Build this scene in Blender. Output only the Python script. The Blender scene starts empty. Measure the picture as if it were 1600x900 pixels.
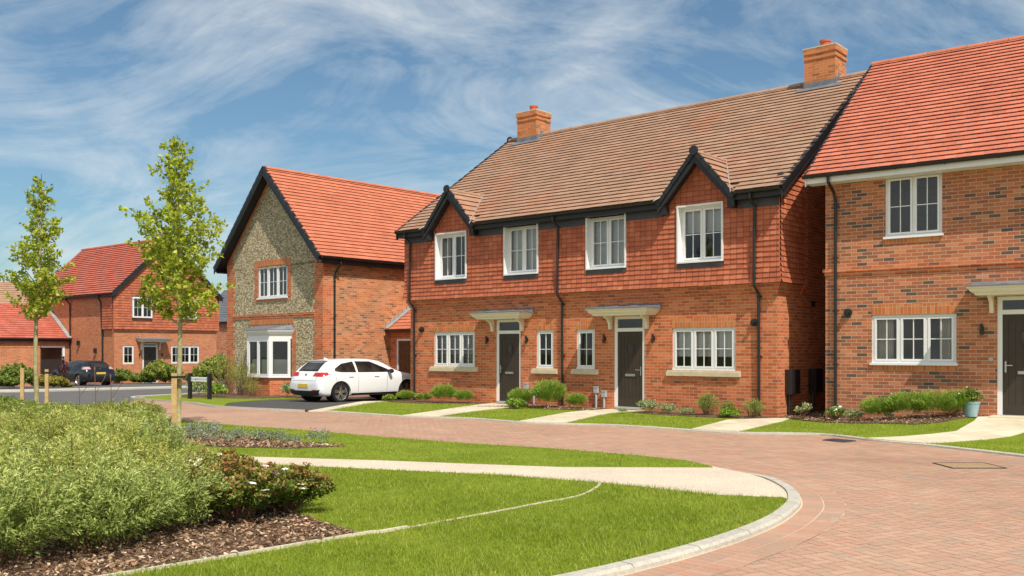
import bpy, bmesh, math, random
import numpy as np
from mathutils import Vector, Matrix
from mathutils.bvhtree import BVHTree
from mathutils.geometry import tessellate_polygon

random.seed(7)
rng = np.random.default_rng(11)
scene = bpy.context.scene
COL = scene.collection
R = math.radians

# ------------------------------------------------------------------ world layout
def hz(x, y):
    """height of the ground: level round the green, falling away beyond it, rising to the right-hand door"""
    z = 0.0
    if y > 28:
        z = -.017 * (min(y, 110) - 28)
    return z
RO, RU = Vector((6.918, 20.817)), Vector((.7977, -.6030))
RV = Vector((.6030, .7977))
def sm(t):
    t = max(0., min(1., t)); return t * t * (3 - 2 * t)
def hv(x, y):
    """height of the front verge (above hz)"""
    d = Vector((x, y)) - RO
    a, b = d.dot(RU), d.dot(RV)
    return hz(x, y) + .2 * sm((a - .2) / 2.6) * sm((b + 3.6) / 3.4)

# ------------------------------------------------------------------ node helpers
def new_mat(name):
    m = bpy.data.materials.new(name); m.use_nodes = True
    nt = m.node_tree; nt.nodes.clear()
    out = nt.nodes.new('ShaderNodeOutputMaterial')
    bs = nt.nodes.new('ShaderNodeBsdfPrincipled')
    nt.links.new(bs.outputs[0], out.inputs['Surface'])
    return m, nt, bs, out
def N(nt, typ, **kw):
    n = nt.nodes.new(typ)
    for k, v in kw.items():
        if k.startswith('i_'):
            key = k[2:].replace('_', ' ')
            n.inputs[key].default_value = v
        else:
            setattr(n, k, v)
    return n
def ramp(nt, fac, stops, interp='LINEAR'):
    r = nt.nodes.new('ShaderNodeValToRGB'); r.color_ramp.interpolation = interp
    el = r.color_ramp.elements
    while len(el) < len(stops): el.new(.5)
    for e, (p, c) in zip(el, stops):
        e.position = p; e.color = (*c, 1) if len(c) == 3 else c
    nt.links.new(fac, r.inputs[0]); return r.outputs[0]
def noise(nt, vec, scale, detail=4, rough=.55, dist=0):
    n = N(nt, 'ShaderNodeTexNoise'); n.inputs['Scale'].default_value = scale
    n.inputs['Detail'].default_value = detail; n.inputs['Roughness'].default_value = rough
    n.inputs['Distortion'].default_value = dist
    if vec is not None: nt.links.new(vec, n.inputs['Vector'])
    return n.outputs['Fac']
def mix(nt, a, b, fac, mode='MIX'):
    m = N(nt, 'ShaderNodeMix', data_type='RGBA', blend_type=mode)
    for sock, v in ((m.inputs[0], fac), (m.inputs[6], a), (m.inputs[7], b)):
        if isinstance(v, (int, float)): sock.default_value = v
        elif isinstance(v, tuple): sock.default_value = (*v, 1)
        else: nt.links.new(v, sock)
    return m.outputs[2]
def math_(nt, op, a, b=0., c=0.):
    m = N(nt, 'ShaderNodeMath', operation=op)
    for s, v in zip(m.inputs, (a, b, c)):
        if isinstance(v, (int, float)): s.default_value = v
        else: nt.links.new(v, s)
    return m.outputs[0]
def bump(nt, bs, h, strength, dist=.01):
    b = N(nt, 'ShaderNodeBump'); b.inputs['Strength'].default_value = strength
    b.inputs['Distance'].default_value = dist
    nt.links.new(h, b.inputs['Height']); nt.links.new(b.outputs[0], bs.inputs['Normal'])
def uvn(nt): return N(nt, 'ShaderNodeTexCoord').outputs['UV']
def objn(nt): return N(nt, 'ShaderNodeTexCoord').outputs['Object']
def attr(nt, name='rnd'): return N(nt, 'ShaderNodeAttribute', attribute_name=name).outputs['Fac']

def plain(name, col, rough=.5, spec=.5, metal=0, var=.12, sc=3., bmp=0., bsc=60.):
    m, nt, bs, out = new_mat(name)
    n = noise(nt, objn(nt), sc, 5)
    lo = tuple(c * (1 - var) for c in col); hi = tuple(min(1, c * (1 + var)) for c in col)
    nt.links.new(ramp(nt, n, [(.3, lo), (.7, hi)]), bs.inputs['Base Color'])
    bs.inputs['Roughness'].default_value = rough; bs.inputs['Metallic'].default_value = metal
    bs.inputs['Specular IOR Level'].default_value = spec
    if bmp: bump(nt, bs, noise(nt, objn(nt), bsc, 3), bmp)
    return m

def brick_mat(name, stops, mortar, w=.225, h=.075, ms=.005, rot=False, stain=.25):
    m, nt, bs, out = new_mat(name)
    uv = uvn(nt)
    if rot:
        mp = N(nt, 'ShaderNodeMapping'); mp.inputs['Rotation'].default_value = (0, 0, math.pi / 2)
        nt.links.new(uv, mp.inputs[0]); uv = mp.outputs[0]
    b = N(nt, 'ShaderNodeTexBrick'); b.offset = .5 if not rot else 0.
    nt.links.new(uv, b.inputs['Vector'])
    b.inputs['Color1'].default_value = (0, 0, 0, 1); b.inputs['Color2'].default_value = (1, 1, 1, 1)
    b.inputs['Mortar'].default_value = (.5, .5, .5, 1)
    b.inputs['Scale'].default_value = 1; b.inputs['Mortar Size'].default_value = ms
    b.inputs['Mortar Smooth'].default_value = .1
    b.inputs['Brick Width'].default_value = w; b.inputs['Row Height'].default_value = h
    col = ramp(nt, b.outputs['Color'], stops)
    big = noise(nt, uv, 1.1, 5, .6)
    fine = noise(nt, uv, 55, 4, .7)
    col = mix(nt, col, ramp(nt, fine, [(.25, (.62, .6, .58)), (.75, (1.3, 1.28, 1.25))]), .55, 'MULTIPLY')
    col = mix(nt, col, ramp(nt, big, [(.3, (.74, .72, .72)), (.7, (1.12, 1.14, 1.16))]), stain * 2, 'MULTIPLY')
    mo = mix(nt, mortar, tuple(c * .6 for c in mortar), noise(nt, uv, 9, 4))
    col = mix(nt, col, mo, b.outputs['Fac'])
    nt.links.new(col, bs.inputs['Base Color'])
    bs.inputs['Roughness'].default_value = .88; bs.inputs['Specular IOR Level'].default_value = .25
    hgt = math_(nt, 'SUBTRACT', math_(nt, 'MULTIPLY', fine, .35), b.outputs['Fac'])
    bump(nt, bs, hgt, .55, .008)
    return m

def tile_mat(name, stops, patch=None, patch_sc=.6, rough=.75, var=.55):
    m, nt, bs, out = new_mat(name)
    o = objn(nt)
    col = ramp(nt, math_(nt, 'MULTIPLY_ADD', attr(nt), var, (1 - var) / 2), stops)
    if patch:
        col = mix(nt, col, patch, ramp(nt, noise(nt, o, patch_sc, 5, .7), [(.52, (0, 0, 0)), (.68, (.75,) * 3)]))
    f = noise(nt, o, 40, 4, .7)
    col = mix(nt, col, ramp(nt, f, [(.25, (.7, .7, .7)), (.75, (1.2, 1.2, 1.2))]), .6, 'MULTIPLY')
    col = mix(nt, col, ramp(nt, noise(nt, o, 1.3, 6, .7), [(.3, (.8, .8, .8)), (.7, (1.1, 1.1, 1.1))]), .8, 'MULTIPLY')
    nt.links.new(col, bs.inputs['Base Color'])
    bs.inputs['Roughness'].default_value = rough; bs.inputs['Specular IOR Level'].default_value = .3
    bump(nt, bs, f, .25, .006)
    return m

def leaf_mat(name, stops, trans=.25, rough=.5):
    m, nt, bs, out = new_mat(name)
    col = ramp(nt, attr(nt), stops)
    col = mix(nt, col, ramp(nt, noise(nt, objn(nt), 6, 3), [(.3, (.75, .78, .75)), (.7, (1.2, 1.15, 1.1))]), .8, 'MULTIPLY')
    nt.links.new(col, bs.inputs['Base Color']); bs.inputs['Roughness'].default_value = rough
    bs.inputs['Specular IOR Level'].default_value = .35
    t = N(nt, 'ShaderNodeBsdfTranslucent'); nt.links.new(col, t.inputs[0])
    mx = N(nt, 'ShaderNodeMixShader'); mx.inputs[0].default_value = trans
    nt.links.new(bs.outputs[0], mx.inputs[1]); nt.links.new(t.outputs[0], mx.inputs[2])
    nt.links.new(mx.outputs[0], out.inputs['Surface'])
    return m

M = {}
BR = [(0, (.33, .11, .055)), (.06, (.40, .12, .055)), (.12, (.46, .12, .045)), (.5, (.57, .155, .06)), (.85, (.64, .195, .08)), (1, (.68, .23, .10))]
M['brick_red'] = brick_mat('red_brick', BR, (.66, .47, .31), ms=.006, stain=.15)
M['brick_soldier'] = brick_mat('red_brick_on_end', [(0, (.50, .15, .05)), (.5, (.58, .19, .065)), (1, (.66, .25, .09))], (.66, .47, .31), w=.225, h=.075, rot=True)
BM = [(0, (.12, .09, .075)), (.10, (.16, .10, .075)), (.16, (.30, .12, .07)), (.3, (.40, .14, .07)), (.6, (.47, .155, .07)), (.9, (.56, .21, .10)), (1, (.60, .26, .14))]
M['brick_multi'] = brick_mat('multi_brick', BM, (.68, .50, .36), ms=.006, stain=.15)
BF = [(0, (.20, .13, .08)), (.08, (.25, .15, .09)), (.14, (.46, .18, .08)), (.5, (.58, .215, .09)), (1, (.68, .30, .14))]
M['brick_light'] = brick_mat('light_multi_brick', BF, (.68, .48, .32), ms=.006, stain=.15)
M['brick_far'] = brick_mat('far_brick', [(0, (.42, .15, .075)), (.2, (.50, .175, .08)), (.6, (.57, .20, .09)), (1, (.62, .24, .115))], (.60, .42, .28))
M['brick_stack'] = brick_mat('chimney_brick', [(0, (.28, .13, .07)), (.1, (.46, .155, .06)), (.5, (.56, .19, .065)), (1, (.64, .235, .085))], (.66, .47, .31), stain=.15)
M['tile_hung'] = tile_mat('clay_hanging_tile', [(0, (.36, .095, .045)), (.12, (.43, .12, .06)), (.5, (.50, .142, .07)), (.85, (.56, .17, .085)), (1, (.60, .215, .12))], var=.85)
M['tile_brown'] = tile_mat('brown_roof_tile', [(0, (.34, .20, .13)), (.5, (.395, .235, .152)), (1, (.45, .275, .185))], patch=(.46, .20, .115), patch_sc=.45)
M['tile_red'] = tile_mat('red_roof_tile', [(0, (.42, .13, .08)), (.08, (.49, .15, .09)), (.5, (.56, .175, .105)), (1, (.62, .215, .135))])
M['tile_orange'] = tile_mat('orange_roof_tile', [(0, (.50, .155, .085)), (.5, (.58, .185, .10)), (1, (.64, .22, .125))])
M['tile_pink'] = tile_mat('far_roof_tile', [(0, (.42, .10, .065)), (.5, (.50, .13, .085)), (1, (.56, .165, .11))])
M['tile_grey'] = tile_mat('grey_roof_tile', [(0, (.10, .11, .13)), (1, (.18, .19, .21))])
M['upvc'] = plain('white_upvc', (.80, .80, .80), .35, var=.02)
M['cream'] = plain('cream_paint', (.78, .72, .60), .45, var=.03)
M['stone'] = plain('cast_stone_sill', (.62, .52, .36), .8, .2, var=.12, sc=8, bmp=.2)
M['black'] = plain('black_plastic', (.016, .015, .016), .38, .5, var=.2)
M['bargeboard'] = plain('dark_stained_board', (.022, .021, .024), .5, .4, var=.2)
M['lead'] = plain('lead_sheet', (.20, .21, .235), .5, .5, .3, var=.25, sc=4, bmp=.15, bsc=8)
M['lead_pale'] = plain('weathered_lead', (.36, .36, .36), .6, .4, .2, var=.2, sc=4)
M['apron'] = plain('lead_apron', (.07, .072, .085), .55, .4, .2, var=.2)
M['door'] = plain('dark_brown_door_paint', (.050, .036, .026), .45, .35, var=.12)
M['steel'] = plain('brushed_steel', (.55, .54, .52), .3, .5, 1, var=.05)
M['terracotta'] = plain('terracotta_pot', (.50, .12, .06), .7, .3, var=.15)
M['meter_grey'] = plain('grey_meter_plastic', (.40, .41, .42), .5, var=.06)
M['soffit_dark'] = plain('dark_interior', (.05, .045, .04), .8, var=.1)
M['interior'] = plain('room_wall_paint', (.34, .31, .27), .8, var=.5, sc=1.3)
M['blind'] = plain('blind_fabric', (.86, .84, .80), .7, .2, var=.04)
M['curtain'] = plain('curtain_fabric', (.66, .60, .50), .8, .1, var=.2)
M['garage_door'] = plain('dark_garage_door', (.028, .024, .022), .45, var=.1)
M['timber'] = plain('tree_stake_wood', (.50, .34, .15), .75, .2, var=.25, sc=9, bmp=.3, bsc=30)
M['fence'] = plain('fence_timber', (.62, .44, .24), .8, .2, var=.2, sc=4)
M['rubber'] = plain('tyre_rubber', (.018, .018, .018), .8, .2, var=.2)
M['alloy'] = plain('alloy_rim', (.62, .60, .58), .28, .5, .9, var=.05)
M['white_paint'] = plain('white_car_paint', (.78, .80, .82), .18, .6, var=.01)
M['black_paint'] = plain('black_car_paint', (.012, .013, .017), .12, .7, var=.05)
M['blue_paint'] = plain('blue_car_paint', (.06, .10, .30), .2, .6, var=.05)
M['tail_clear'] = plain('pale_tail_lamp', (.55, .32, .32), .15, .7, var=.1)
M['tail_red'] = plain('tail_lamp_red', (.50, .015, .02), .15, .7, var=.1)
M['plate'] = plain('yellow_number_plate', (.72, .50, .05), .4, var=.03)
M['white_letter'] = plain('sign_white', (.75, .76, .76), .5, var=.03)
M['pot_blue'] = plain('pale_blue_glaze', (.28, .42, .47), .45, .5, var=.12)
M['bark'] = plain('young_tree_bark', (.36, .33, .17), .85, .2, var=.3, sc=14, bmp=.5, bsc=40)
M['twig'] = plain('twig', (.20, .11, .065), .85, .2, var=.3)
M['petal'] = plain('white_petal', (.85, .83, .80), .6, .2, var=.03)
M['petal_blue'] = plain('blue_petal', (.36, .40, .62), .6, .2, var=.2, sc=30)

def glass_mat(name, tint=(.85, .88, .88), refl=1.0):
    m = bpy.data.materials.new(name); m.use_nodes = True
    nt = m.node_tree; nt.nodes.clear()
    out = nt.nodes.new('ShaderNodeOutputMaterial')
    tr = N(nt, 'ShaderNodeBsdfTransparent'); tr.inputs[0].default_value = (*tint, 1)
    gl = N(nt, 'ShaderNodeBsdfGlossy'); gl.inputs['Roughness'].default_value = .02
    fr = N(nt, 'ShaderNodeFresnel'); fr.inputs[0].default_value = 1.52
    f2 = math_(nt, 'MULTIPLY', fr.outputs[0], 1.8 * refl)
    mx = N(nt, 'ShaderNodeMixShader'); nt.links.new(f2, mx.inputs[0])
    nt.links.new(tr.outputs[0], mx.inputs[1]); nt.links.new(gl.outputs[0], mx.inputs[2])
    nt.links.new(mx.outputs[0], out.inputs['Surface'])
    return m
M['glass'] = glass_mat('window_glass')
m, nt, bs, out = new_mat('tinted_car_glass')
bs.inputs['Base Color'].default_value = (.025, .024, .022, 1); bs.inputs['Roughness'].default_value = .05
nt.links.new(ramp(nt, noise(nt, objn(nt), 2.2, 3), [(.4, (.012, .012, .013)), (.7, (.055, .045, .03))]), bs.inputs['Base Color'])
M['car_glass'] = m

# flint: split nodules in lime mortar
m, nt, bs, out = new_mat('flint_nodules')
uv = uvn(nt)
mp = N(nt, 'ShaderNodeMapping'); mp.inputs['Scale'].default_value = (3.2, 6.2, 1); nt.links.new(uv, mp.inputs[0])
v1 = N(nt, 'ShaderNodeTexVoronoi', feature='F1'); nt.links.new(mp.outputs[0], v1.inputs['Vector'])
v2 = N(nt, 'ShaderNodeTexVoronoi', feature='DISTANCE_TO_EDGE'); nt.links.new(mp.outputs[0], v2.inputs['Vector'])
sep = N(nt, 'ShaderNodeSeparateColor'); nt.links.new(v1.outputs['Color'], sep.inputs[0])
stone = ramp(nt, sep.outputs[0], [(0, (.10, .08, .05)), (.25, (.26, .20, .10)), (.45, (.55, .44, .24)), (.7, (.84, .72, .46)), (1, (.97, .92, .74))])
stone = mix(nt, stone, ramp(nt, noise(nt, uv, 22, 4, .7), [(.3, (.6, .6, .6)), (.7, (1.25, 1.25, 1.25))]), .5, 'MULTIPLY')
edge = ramp(nt, v2.outputs['Distance'], [(.05, (1, 1, 1)), (.16, (0, 0, 0))])
fl = mix(nt, stone, (.38, .30, .17), edge)
nt.links.new(fl, bs.inputs['Base Color']); bs.inputs['Roughness'].default_value = .8
hh = ramp(nt, v2.outputs['Distance'], [(.0, (0, 0, 0)), (.3, (1, 1, 1))])
bump(nt, bs, hh, .8, .025)
M['flint'] = m

# lawns
def grass_ground(name, a, b, c):
    m, nt, bs, out = new_mat(name); o = objn(nt)
    n1 = noise(nt, o, 1.3, 5, .6); n2 = noise(nt, o, 45, 4, .75)
    col = ramp(nt, n1, [(.3, a), (.55, b), (.75, c)])
    col = mix(nt, col, ramp(nt, n2, [(.25, (.45, .5, .4)), (.75, (1.45, 1.4, 1.3))]), .85, 'MULTIPLY')
    nt.links.new(col, bs.inputs['Base Color']); bs.inputs['Roughness'].default_value = .9
    bs.inputs['Specular IOR Level'].default_value = .1
    bump(nt, bs, n2, .8, .03); return m
M['lawn'] = grass_ground('lawn_turf', (.17, .23, .02), (.22, .29, .03), (.30, .34, .05))
M['soil'] = plain('bare_soil', (.15, .10, .065), .95, .1, var=.4, sc=12, bmp=.8, bsc=40)
M['field'] = grass_ground('rough_ground', (.07, .10, .03), (.10, .13, .04), (.14, .15, .06))
M['blade'] = leaf_mat('grass_blades', [(0, (.17, .24, .018)), (.5, (.30, .38, .034)), (.85, (.42, .48, .065)), (1, (.60, .55, .22))], .35, .45)

m, nt, bs, out = new_mat('bark_mulch'); o = objn(nt)
v = N(nt, 'ShaderNodeTexVoronoi', feature='F1'); v.inputs['Scale'].default_value = 38
nt.links.new(o, v.inputs['Vector'])
sep = N(nt, 'ShaderNodeSeparateColor'); nt.links.new(v.outputs['Color'], sep.inputs[0])
nt.links.new(ramp(nt, sep.outputs[0], [(0, (.04, .022, .014)), (.5, (.13, .07, .04)), (1, (.27, .17, .10))]), bs.inputs['Base Color'])
bs.inputs['Roughness'].default_value = .9; bump(nt, bs, v.outputs['Distance'], .9, .03)
M['mulch'] = m
M['chip'] = leaf_mat('bark_chips', [(0, (.09, .045, .026)), (.4, (.26, .145, .08)), (.75, (.48, .31, .19)), (1, (.74, .60, .46))], .02, .85)

def speck(name, a, b, c, sc, bmp=.5):
    m, nt, bs, out = new_mat(name); o = objn(nt)
    n1 = noise(nt, o, sc, 3, .8); n2 = noise(nt, o, .8, 6, .65)
    col = ramp(nt, n1, [(.25, a), (.5, b), (.75, c)])
    col = mix(nt, col, ramp(nt, n2, [(.3, (.82, .82, .84)), (.7, (1.1, 1.08, 1.05))]), .9, 'MULTIPLY')
    nt.links.new(col, bs.inputs['Base Color']); bs.inputs['Roughness'].default_value = .92
    bs.inputs['Specular IOR Level'].default_value = .2
    bump(nt, bs, n1, bmp, .012); return m
M['gravel'] = speck('buff_gravel', (.48, .38, .28), (.68, .57, .44), (.86, .78, .66), 42, .9)
M['asphalt'] = speck('asphalt', (.09, .088, .088), (.135, .13, .128), (.19, .185, .18), 60, .4)
M['asphalt_dark'] = speck('drive_asphalt', (.05, .05, .052), (.085, .082, .08), (.13, .125, .12), 60, .5)
M['kerb'] = speck('concrete_kerb', (.36, .34, .29), (.50, .47, .40), (.60, .57, .49), 25, .2)
M['edging'] = speck('pale_edging', (.50, .45, .33), (.62, .56, .42), (.70, .64, .50), 25, .2)

m, nt, bs, out = new_mat('sandstone_slabs'); o = objn(nt)
b = N(nt, 'ShaderNodeTexBrick'); nt.links.new(o, b.inputs['Vector']); b.inputs['Scale'].default_value = 1
b.inputs['Brick Width'].default_value = .6; b.inputs['Row Height'].default_value = .6; b.inputs['Mortar Size'].default_value = .004
b.inputs['Color1'].default_value = (.60, .52, .37, 1); b.inputs['Color2'].default_value = (.70, .63, .48, 1); b.inputs['Mortar'].default_value = (.38, .32, .22, 1)
col = mix(nt, b.outputs['Color'], ramp(nt, noise(nt, o, 2.5, 6, .7), [(.3, (.82, .82, .8)), (.7, (1.08, 1.07, 1.05))]), .9, 'MULTIPLY')
nt.links.new(col, bs.inputs['Base Color']); bs.inputs['Roughness'].default_value = .85
M['slab'] = m

m, nt, bs, out = new_mat('block_paving'); o = objn(nt)
col = ramp(nt, attr(nt), [(0, (.38, .28, .21)), (.12, (.42, .27, .19)), (.3, (.44, .26, .18)), (.6, (.47, .275, .19)), (.85, (.50, .31, .22)), (1, (.50, .25, .17))])
col = mix(nt, col, ramp(nt, noise(nt, o, 50, 4, .75), [(.25, (.75, .75, .75)), (.75, (1.2, 1.2, 1.2))]), .7, 'MULTIPLY')
n_ = noise(nt, o, .5, 6, .7)
col = mix(nt, col, (.56, .37, .25), ramp(nt, n_, [(.42, (0, 0, 0)), (.75, (.6,) * 3)]))
col = mix(nt, col, (.66, .56, .46), ramp(nt, noise(nt, o, 1.7, 7, .75, .6), [(.60, (0, 0, 0)), (.74, (.5,) * 3)]))
col = mix(nt, col, (.80, .78, .76), ramp(nt, noise(nt, o, .25, 6, .7, .4), [(.50, (0, 0, 0)), (.64, (.8,) * 3)]), 'MULTIPLY')
nt.links.new(col, bs.inputs['Base Color']); bs.inputs['Roughness'].default_value = .85
bs.inputs['Specular IOR Level'].default_value = .25
bump(nt, bs, noise(nt, o, 90, 3, .7), .3, .004)
M['paver'] = m
M['joint'] = speck('jointing_sand', (.58, .44, .30), (.70, .55, .39), (.80, .66, .50), 40, .3)

M['leaf_tree'] = leaf_mat('tree_leaf', [(0, (.18, .27, .02)), (.4, (.40, .50, .035)), (.75, (.60, .66, .08)), (1, (.74, .70, .17))], .45, .42)
M['leaf_narrow'] = leaf_mat('narrow_olive_leaf', [(0, (.15, .21, .04)), (.4, (.31, .40, .09)), (.8, (.48, .56, .16)), (1, (.64, .67, .26))], .25, .5)
M['leaf_narrow_warm'] = leaf_mat('warm_olive_leaf', [(0, (.18, .22, .04)), (.4, (.36, .42, .08)), (.8, (.52, .57, .14)), (1, (.66, .58, .20))], .25, .5)
M['leaf_rose'] = leaf_mat('rose_leaf', [(0, (.06, .13, .02)), (.35, (.14, .24, .03)), (.6, (.28, .32, .05)), (.75, (.38, .24, .08)), (1, (.42, .17, .08))], .2, .4)
M['leaf_cover'] = leaf_mat('ground_cover_leaf', [(0, (.13, .19, .03)), (.4, (.28, .35, .05)), (.8, (.42, .48, .10)), (.95, (.42, .40, .20)), (1, (.5, .40, .26))], .25, .5)
M['leaf_lavender'] = leaf_mat('lavender_leaf', [(0, (.16, .26, .03)), (.5, (.30, .45, .06)), (1, (.48, .60, .14))], .3, .5)
M['leaf_pale'] = leaf_mat('variegated_leaf', [(0, (.20, .28, .09)), (.5, (.42, .48, .22)), (1, (.75, .74, .48))], .25, .5)
M['leaf_dark'] = leaf_mat('dark_hedge_leaf', [(0, (.11, .17, .03)), (.6, (.24, .33, .06)), (1, (.42, .46, .12))], .2, .5)
M['leaf_yellow'] = leaf_mat('golden_leaf', [(0, (.20, .22, .03)), (.6, (.45, .40, .07)), (1, (.62, .50, .14))], .25, .5)
M['leaf_blue'] = leaf_mat('grey_blue_leaf', [(0, (.14, .20, .05)), (.45, (.30, .36, .12)), (.7, (.36, .38, .50)), (1, (.62, .64, .84))], .2, .6)
M['leaf_burgundy'] = leaf_mat('burgundy_leaf', [(0, (.06, .02, .03)), (1, (.18, .05, .07))], .2, .5)

# ------------------------------------------------------------------ object helpers
def tag(o, label=None, cat=None, group=None, kind=None):
    if label: o['label'] = label
    if cat: o['category'] = cat
    if group: o['group'] = group
    if kind: o['kind'] = kind
    return o
def empty(name, loc=(0, 0, 0), rz=0, label=None, cat=None, group=None):
    o = bpy.data.objects.new(name, None); COL.objects.link(o)
    o.location = loc; o.rotation_euler = (0, 0, rz); o.empty_display_size = .2
    return tag(o, label, cat, group)
def copy_tree(o, parent=None):
    c = o.copy(); COL.objects.link(c)
    if parent: c.parent = parent
    for ch in list(o.children): copy_tree(ch, c)
    return c

class MB:
    """collects faces in local metres; build() links them as one mesh object"""
    def __init__(s, mat4=None):
        s.v = []; s.f = []; s.uv = []; s.r = []; s.M = mat4
    def face(s, pts, uv=None, r=None):
        n = len(s.v)
        for p in pts:
            p = Vector(p)
            s.v.append(s.M @ p if s.M else p)
        s.f.append(list(range(n, n + len(pts)))); s.uv.append(uv)
        s.r.append(random.random() if r is None else r)
    def box(s, x0, x1, y0, y1, z0, z1):
        a = [(x0, y0, z0), (x1, y0, z0), (x1, y1, z0), (x0, y1, z0), (x0, y0, z1), (x1, y0, z1), (x1, y1, z1), (x0, y1, z1)]
        for q in ((0, 3, 2, 1), (4, 5, 6, 7), (0, 1, 5, 4), (1, 2, 6, 5), (2, 3, 7, 6), (3, 0, 4, 7)):
            s.face([a[i] for i in q])
    def prism(s, prof, d, close=True):
        """prof: list of 3d points, extruded by vector d"""
        d = Vector(d); P = [Vector(p) for p in prof]; n = len(P)
        for i in range(n if close else n - 1):
            a, b = P[i], P[(i + 1) % n]
            s.face([a, b, b + d, a + d])
        if close:
            s.face(P[::-1]); s.face([p + d for p in P])
    def tube(s, pts, r, n=8, caps=True):
        pts = [Vector(p) for p in pts]; rings = []
        rr = r if isinstance(r, (list, tuple)) else [r] * len(pts)
        for i, p in enumerate(pts):
            t = (pts[min(i + 1, len(pts) - 1)] - pts[max(i - 1, 0)]).normalized()
            a = t.orthogonal().normalized() if abs(t.z) < .9 else t.cross(Vector((0, 1, 0))).normalized()
            if abs(t.z) < .9: a = t.cross(Vector((0, 0, 1))).normalized()
            b = t.cross(a)
            rings.append([p + (a * math.cos(2 * math.pi * k / n) + b * math.sin(2 * math.pi * k / n)) * rr[i] for k in range(n)])
        for A, B in zip(rings, rings[1:]):
            for k in range(n): s.face([A[k], A[(k + 1) % n], B[(k + 1) % n], B[k]])
        if caps:
            s.face(rings[0]); s.face(rings[-1][::-1])
    def lathe(s, prof, c=(0, 0, 0), n=24, axis='z', a0=0, a1=2 * math.pi):
        c = Vector(c)
        def P(r, h, a):
            if axis == 'z': return c + Vector((r * math.cos(a), r * math.sin(a), h))
            if axis == 'y': return c + Vector((r * math.cos(a), h, r * math.sin(a)))
            return c + Vector((h, r * math.cos(a), r * math.sin(a)))
        for k in range(n):
            A = a0 + (a1 - a0) * k / n; B = a0 + (a1 - a0) * (k + 1) / n
            for (r0, h0), (r1, h1) in zip(prof, prof[1:]):
                q = [P(r0, h0, A), P(r0, h0, B), P(r1, h1, B), P(r1, h1, A)]
                if r0 < 1e-6: q = q[1:]
                elif r1 < 1e-6: q = q[:3]
                s.face(q)
    def build(s, name, mat, parent=None, label=None, cat=None, group=None, kind=None, smooth=False, merge=False):
        me = bpy.data.meshes.new(name)
        me.from_pydata([tuple(v) for v in s.v], [], s.f)
        mats = mat if isinstance(mat, (list, tuple)) else [mat]
        for mm in mats: me.materials.append(mm)
        ul = me.uv_layers.new(name='UVMap')
        for p, uv in zip(me.polygons, s.uv):
            if uv is None:
                n = Vector((0, 0, 0)); pts = [s.v[i] for i in p.vertices]
                for i in range(len(pts)):
                    a, b = pts[i], pts[(i + 1) % len(pts)]
                    n += a.cross(b)
                n = n.normalized() if n.length > 0 else Vector((0, 0, 1))
                if abs(n.z) > .985:
                    t, b = Vector((1, 0, 0)), Vector((0, 1, 0))
                else:
                    t = Vector((-n.y, n.x, 0)).normalized(); b = n.cross(t)
                    if b.z < 0: b = -b
                for li, q in zip(p.loop_indices, pts): ul.data[li].uv = (q.dot(t), q.dot(b))
            else:
                for li, q in zip(p.loop_indices, uv): ul.data[li].uv = q
        at = me.attributes.new('rnd', 'FLOAT', 'FACE')
        at.data.foreach_set('value', s.r)
        if merge or smooth:
            bm = bmesh.new(); bm.from_mesh(me); bmesh.ops.remove_doubles(bm, verts=bm.verts, dist=1e-5); bm.to_mesh(me); bm.free()
        if smooth: me.polygons.foreach_set('use_smooth', [True] * len(me.polygons))
        me.update()
        o = bpy.data.objects.new(name, me); COL.objects.link(o)
        if parent: o.parent = parent
        return tag(o, label, cat, group, kind)

def raw_mesh(name, V, F, mat, rnd=None, smooth=False, parent=None, **kw):
    """V (n,3), F (m,k) numpy"""
    me = bpy.data.meshes.new(name); k = F.shape[1]
    me.vertices.add(len(V)); me.vertices.foreach_set('co', V.astype(np.float32).ravel())
    me.loops.add(F.size); me.loops.foreach_set('vertex_index', F.astype(np.int32).ravel())
    me.polygons.add(len(F)); me.polygons.foreach_set('loop_start', np.arange(0, F.size, k, dtype=np.int32))
    me.polygons.foreach_set('loop_total', np.full(len(F), k, dtype=np.int32))
    me.update(calc_edges=True)
    if rnd is not None:
        a = me.attributes.new('rnd', 'FLOAT', 'FACE'); a.data.foreach_set('value', rnd.astype(np.float32))
    me.materials.append(mat); me.validate()
    o = bpy.data.objects.new(name, me); COL.objects.link(o)
    if parent: o.parent = parent
    return tag(o, kw.get('label'), kw.get('cat'), kw.get('group'), kw.get('kind'))

def nrm(a): return a / np.maximum(np.linalg.norm(a, axis=1, keepdims=True), 1e-9)
def leaves_arr(P, D, L, W, fold=.25):
    n = len(P); D = nrm(D)
    S = nrm(np.cross(D, rng.normal(size=(n, 3)))); U = np.cross(S, D)
    L = np.broadcast_to(L, n)[:, None]; W = np.broadcast_to(W, n)[:, None]
    mid = P + D * L * .45
    V = np.stack([P, mid + S * W * .5 + U * W * fold, P + D * L - U * L * .12, mid - S * W * .5 + U * W * fold], 1).reshape(-1, 3)
    F = np.arange(4 * n).reshape(n, 4)
    return V, F
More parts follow.
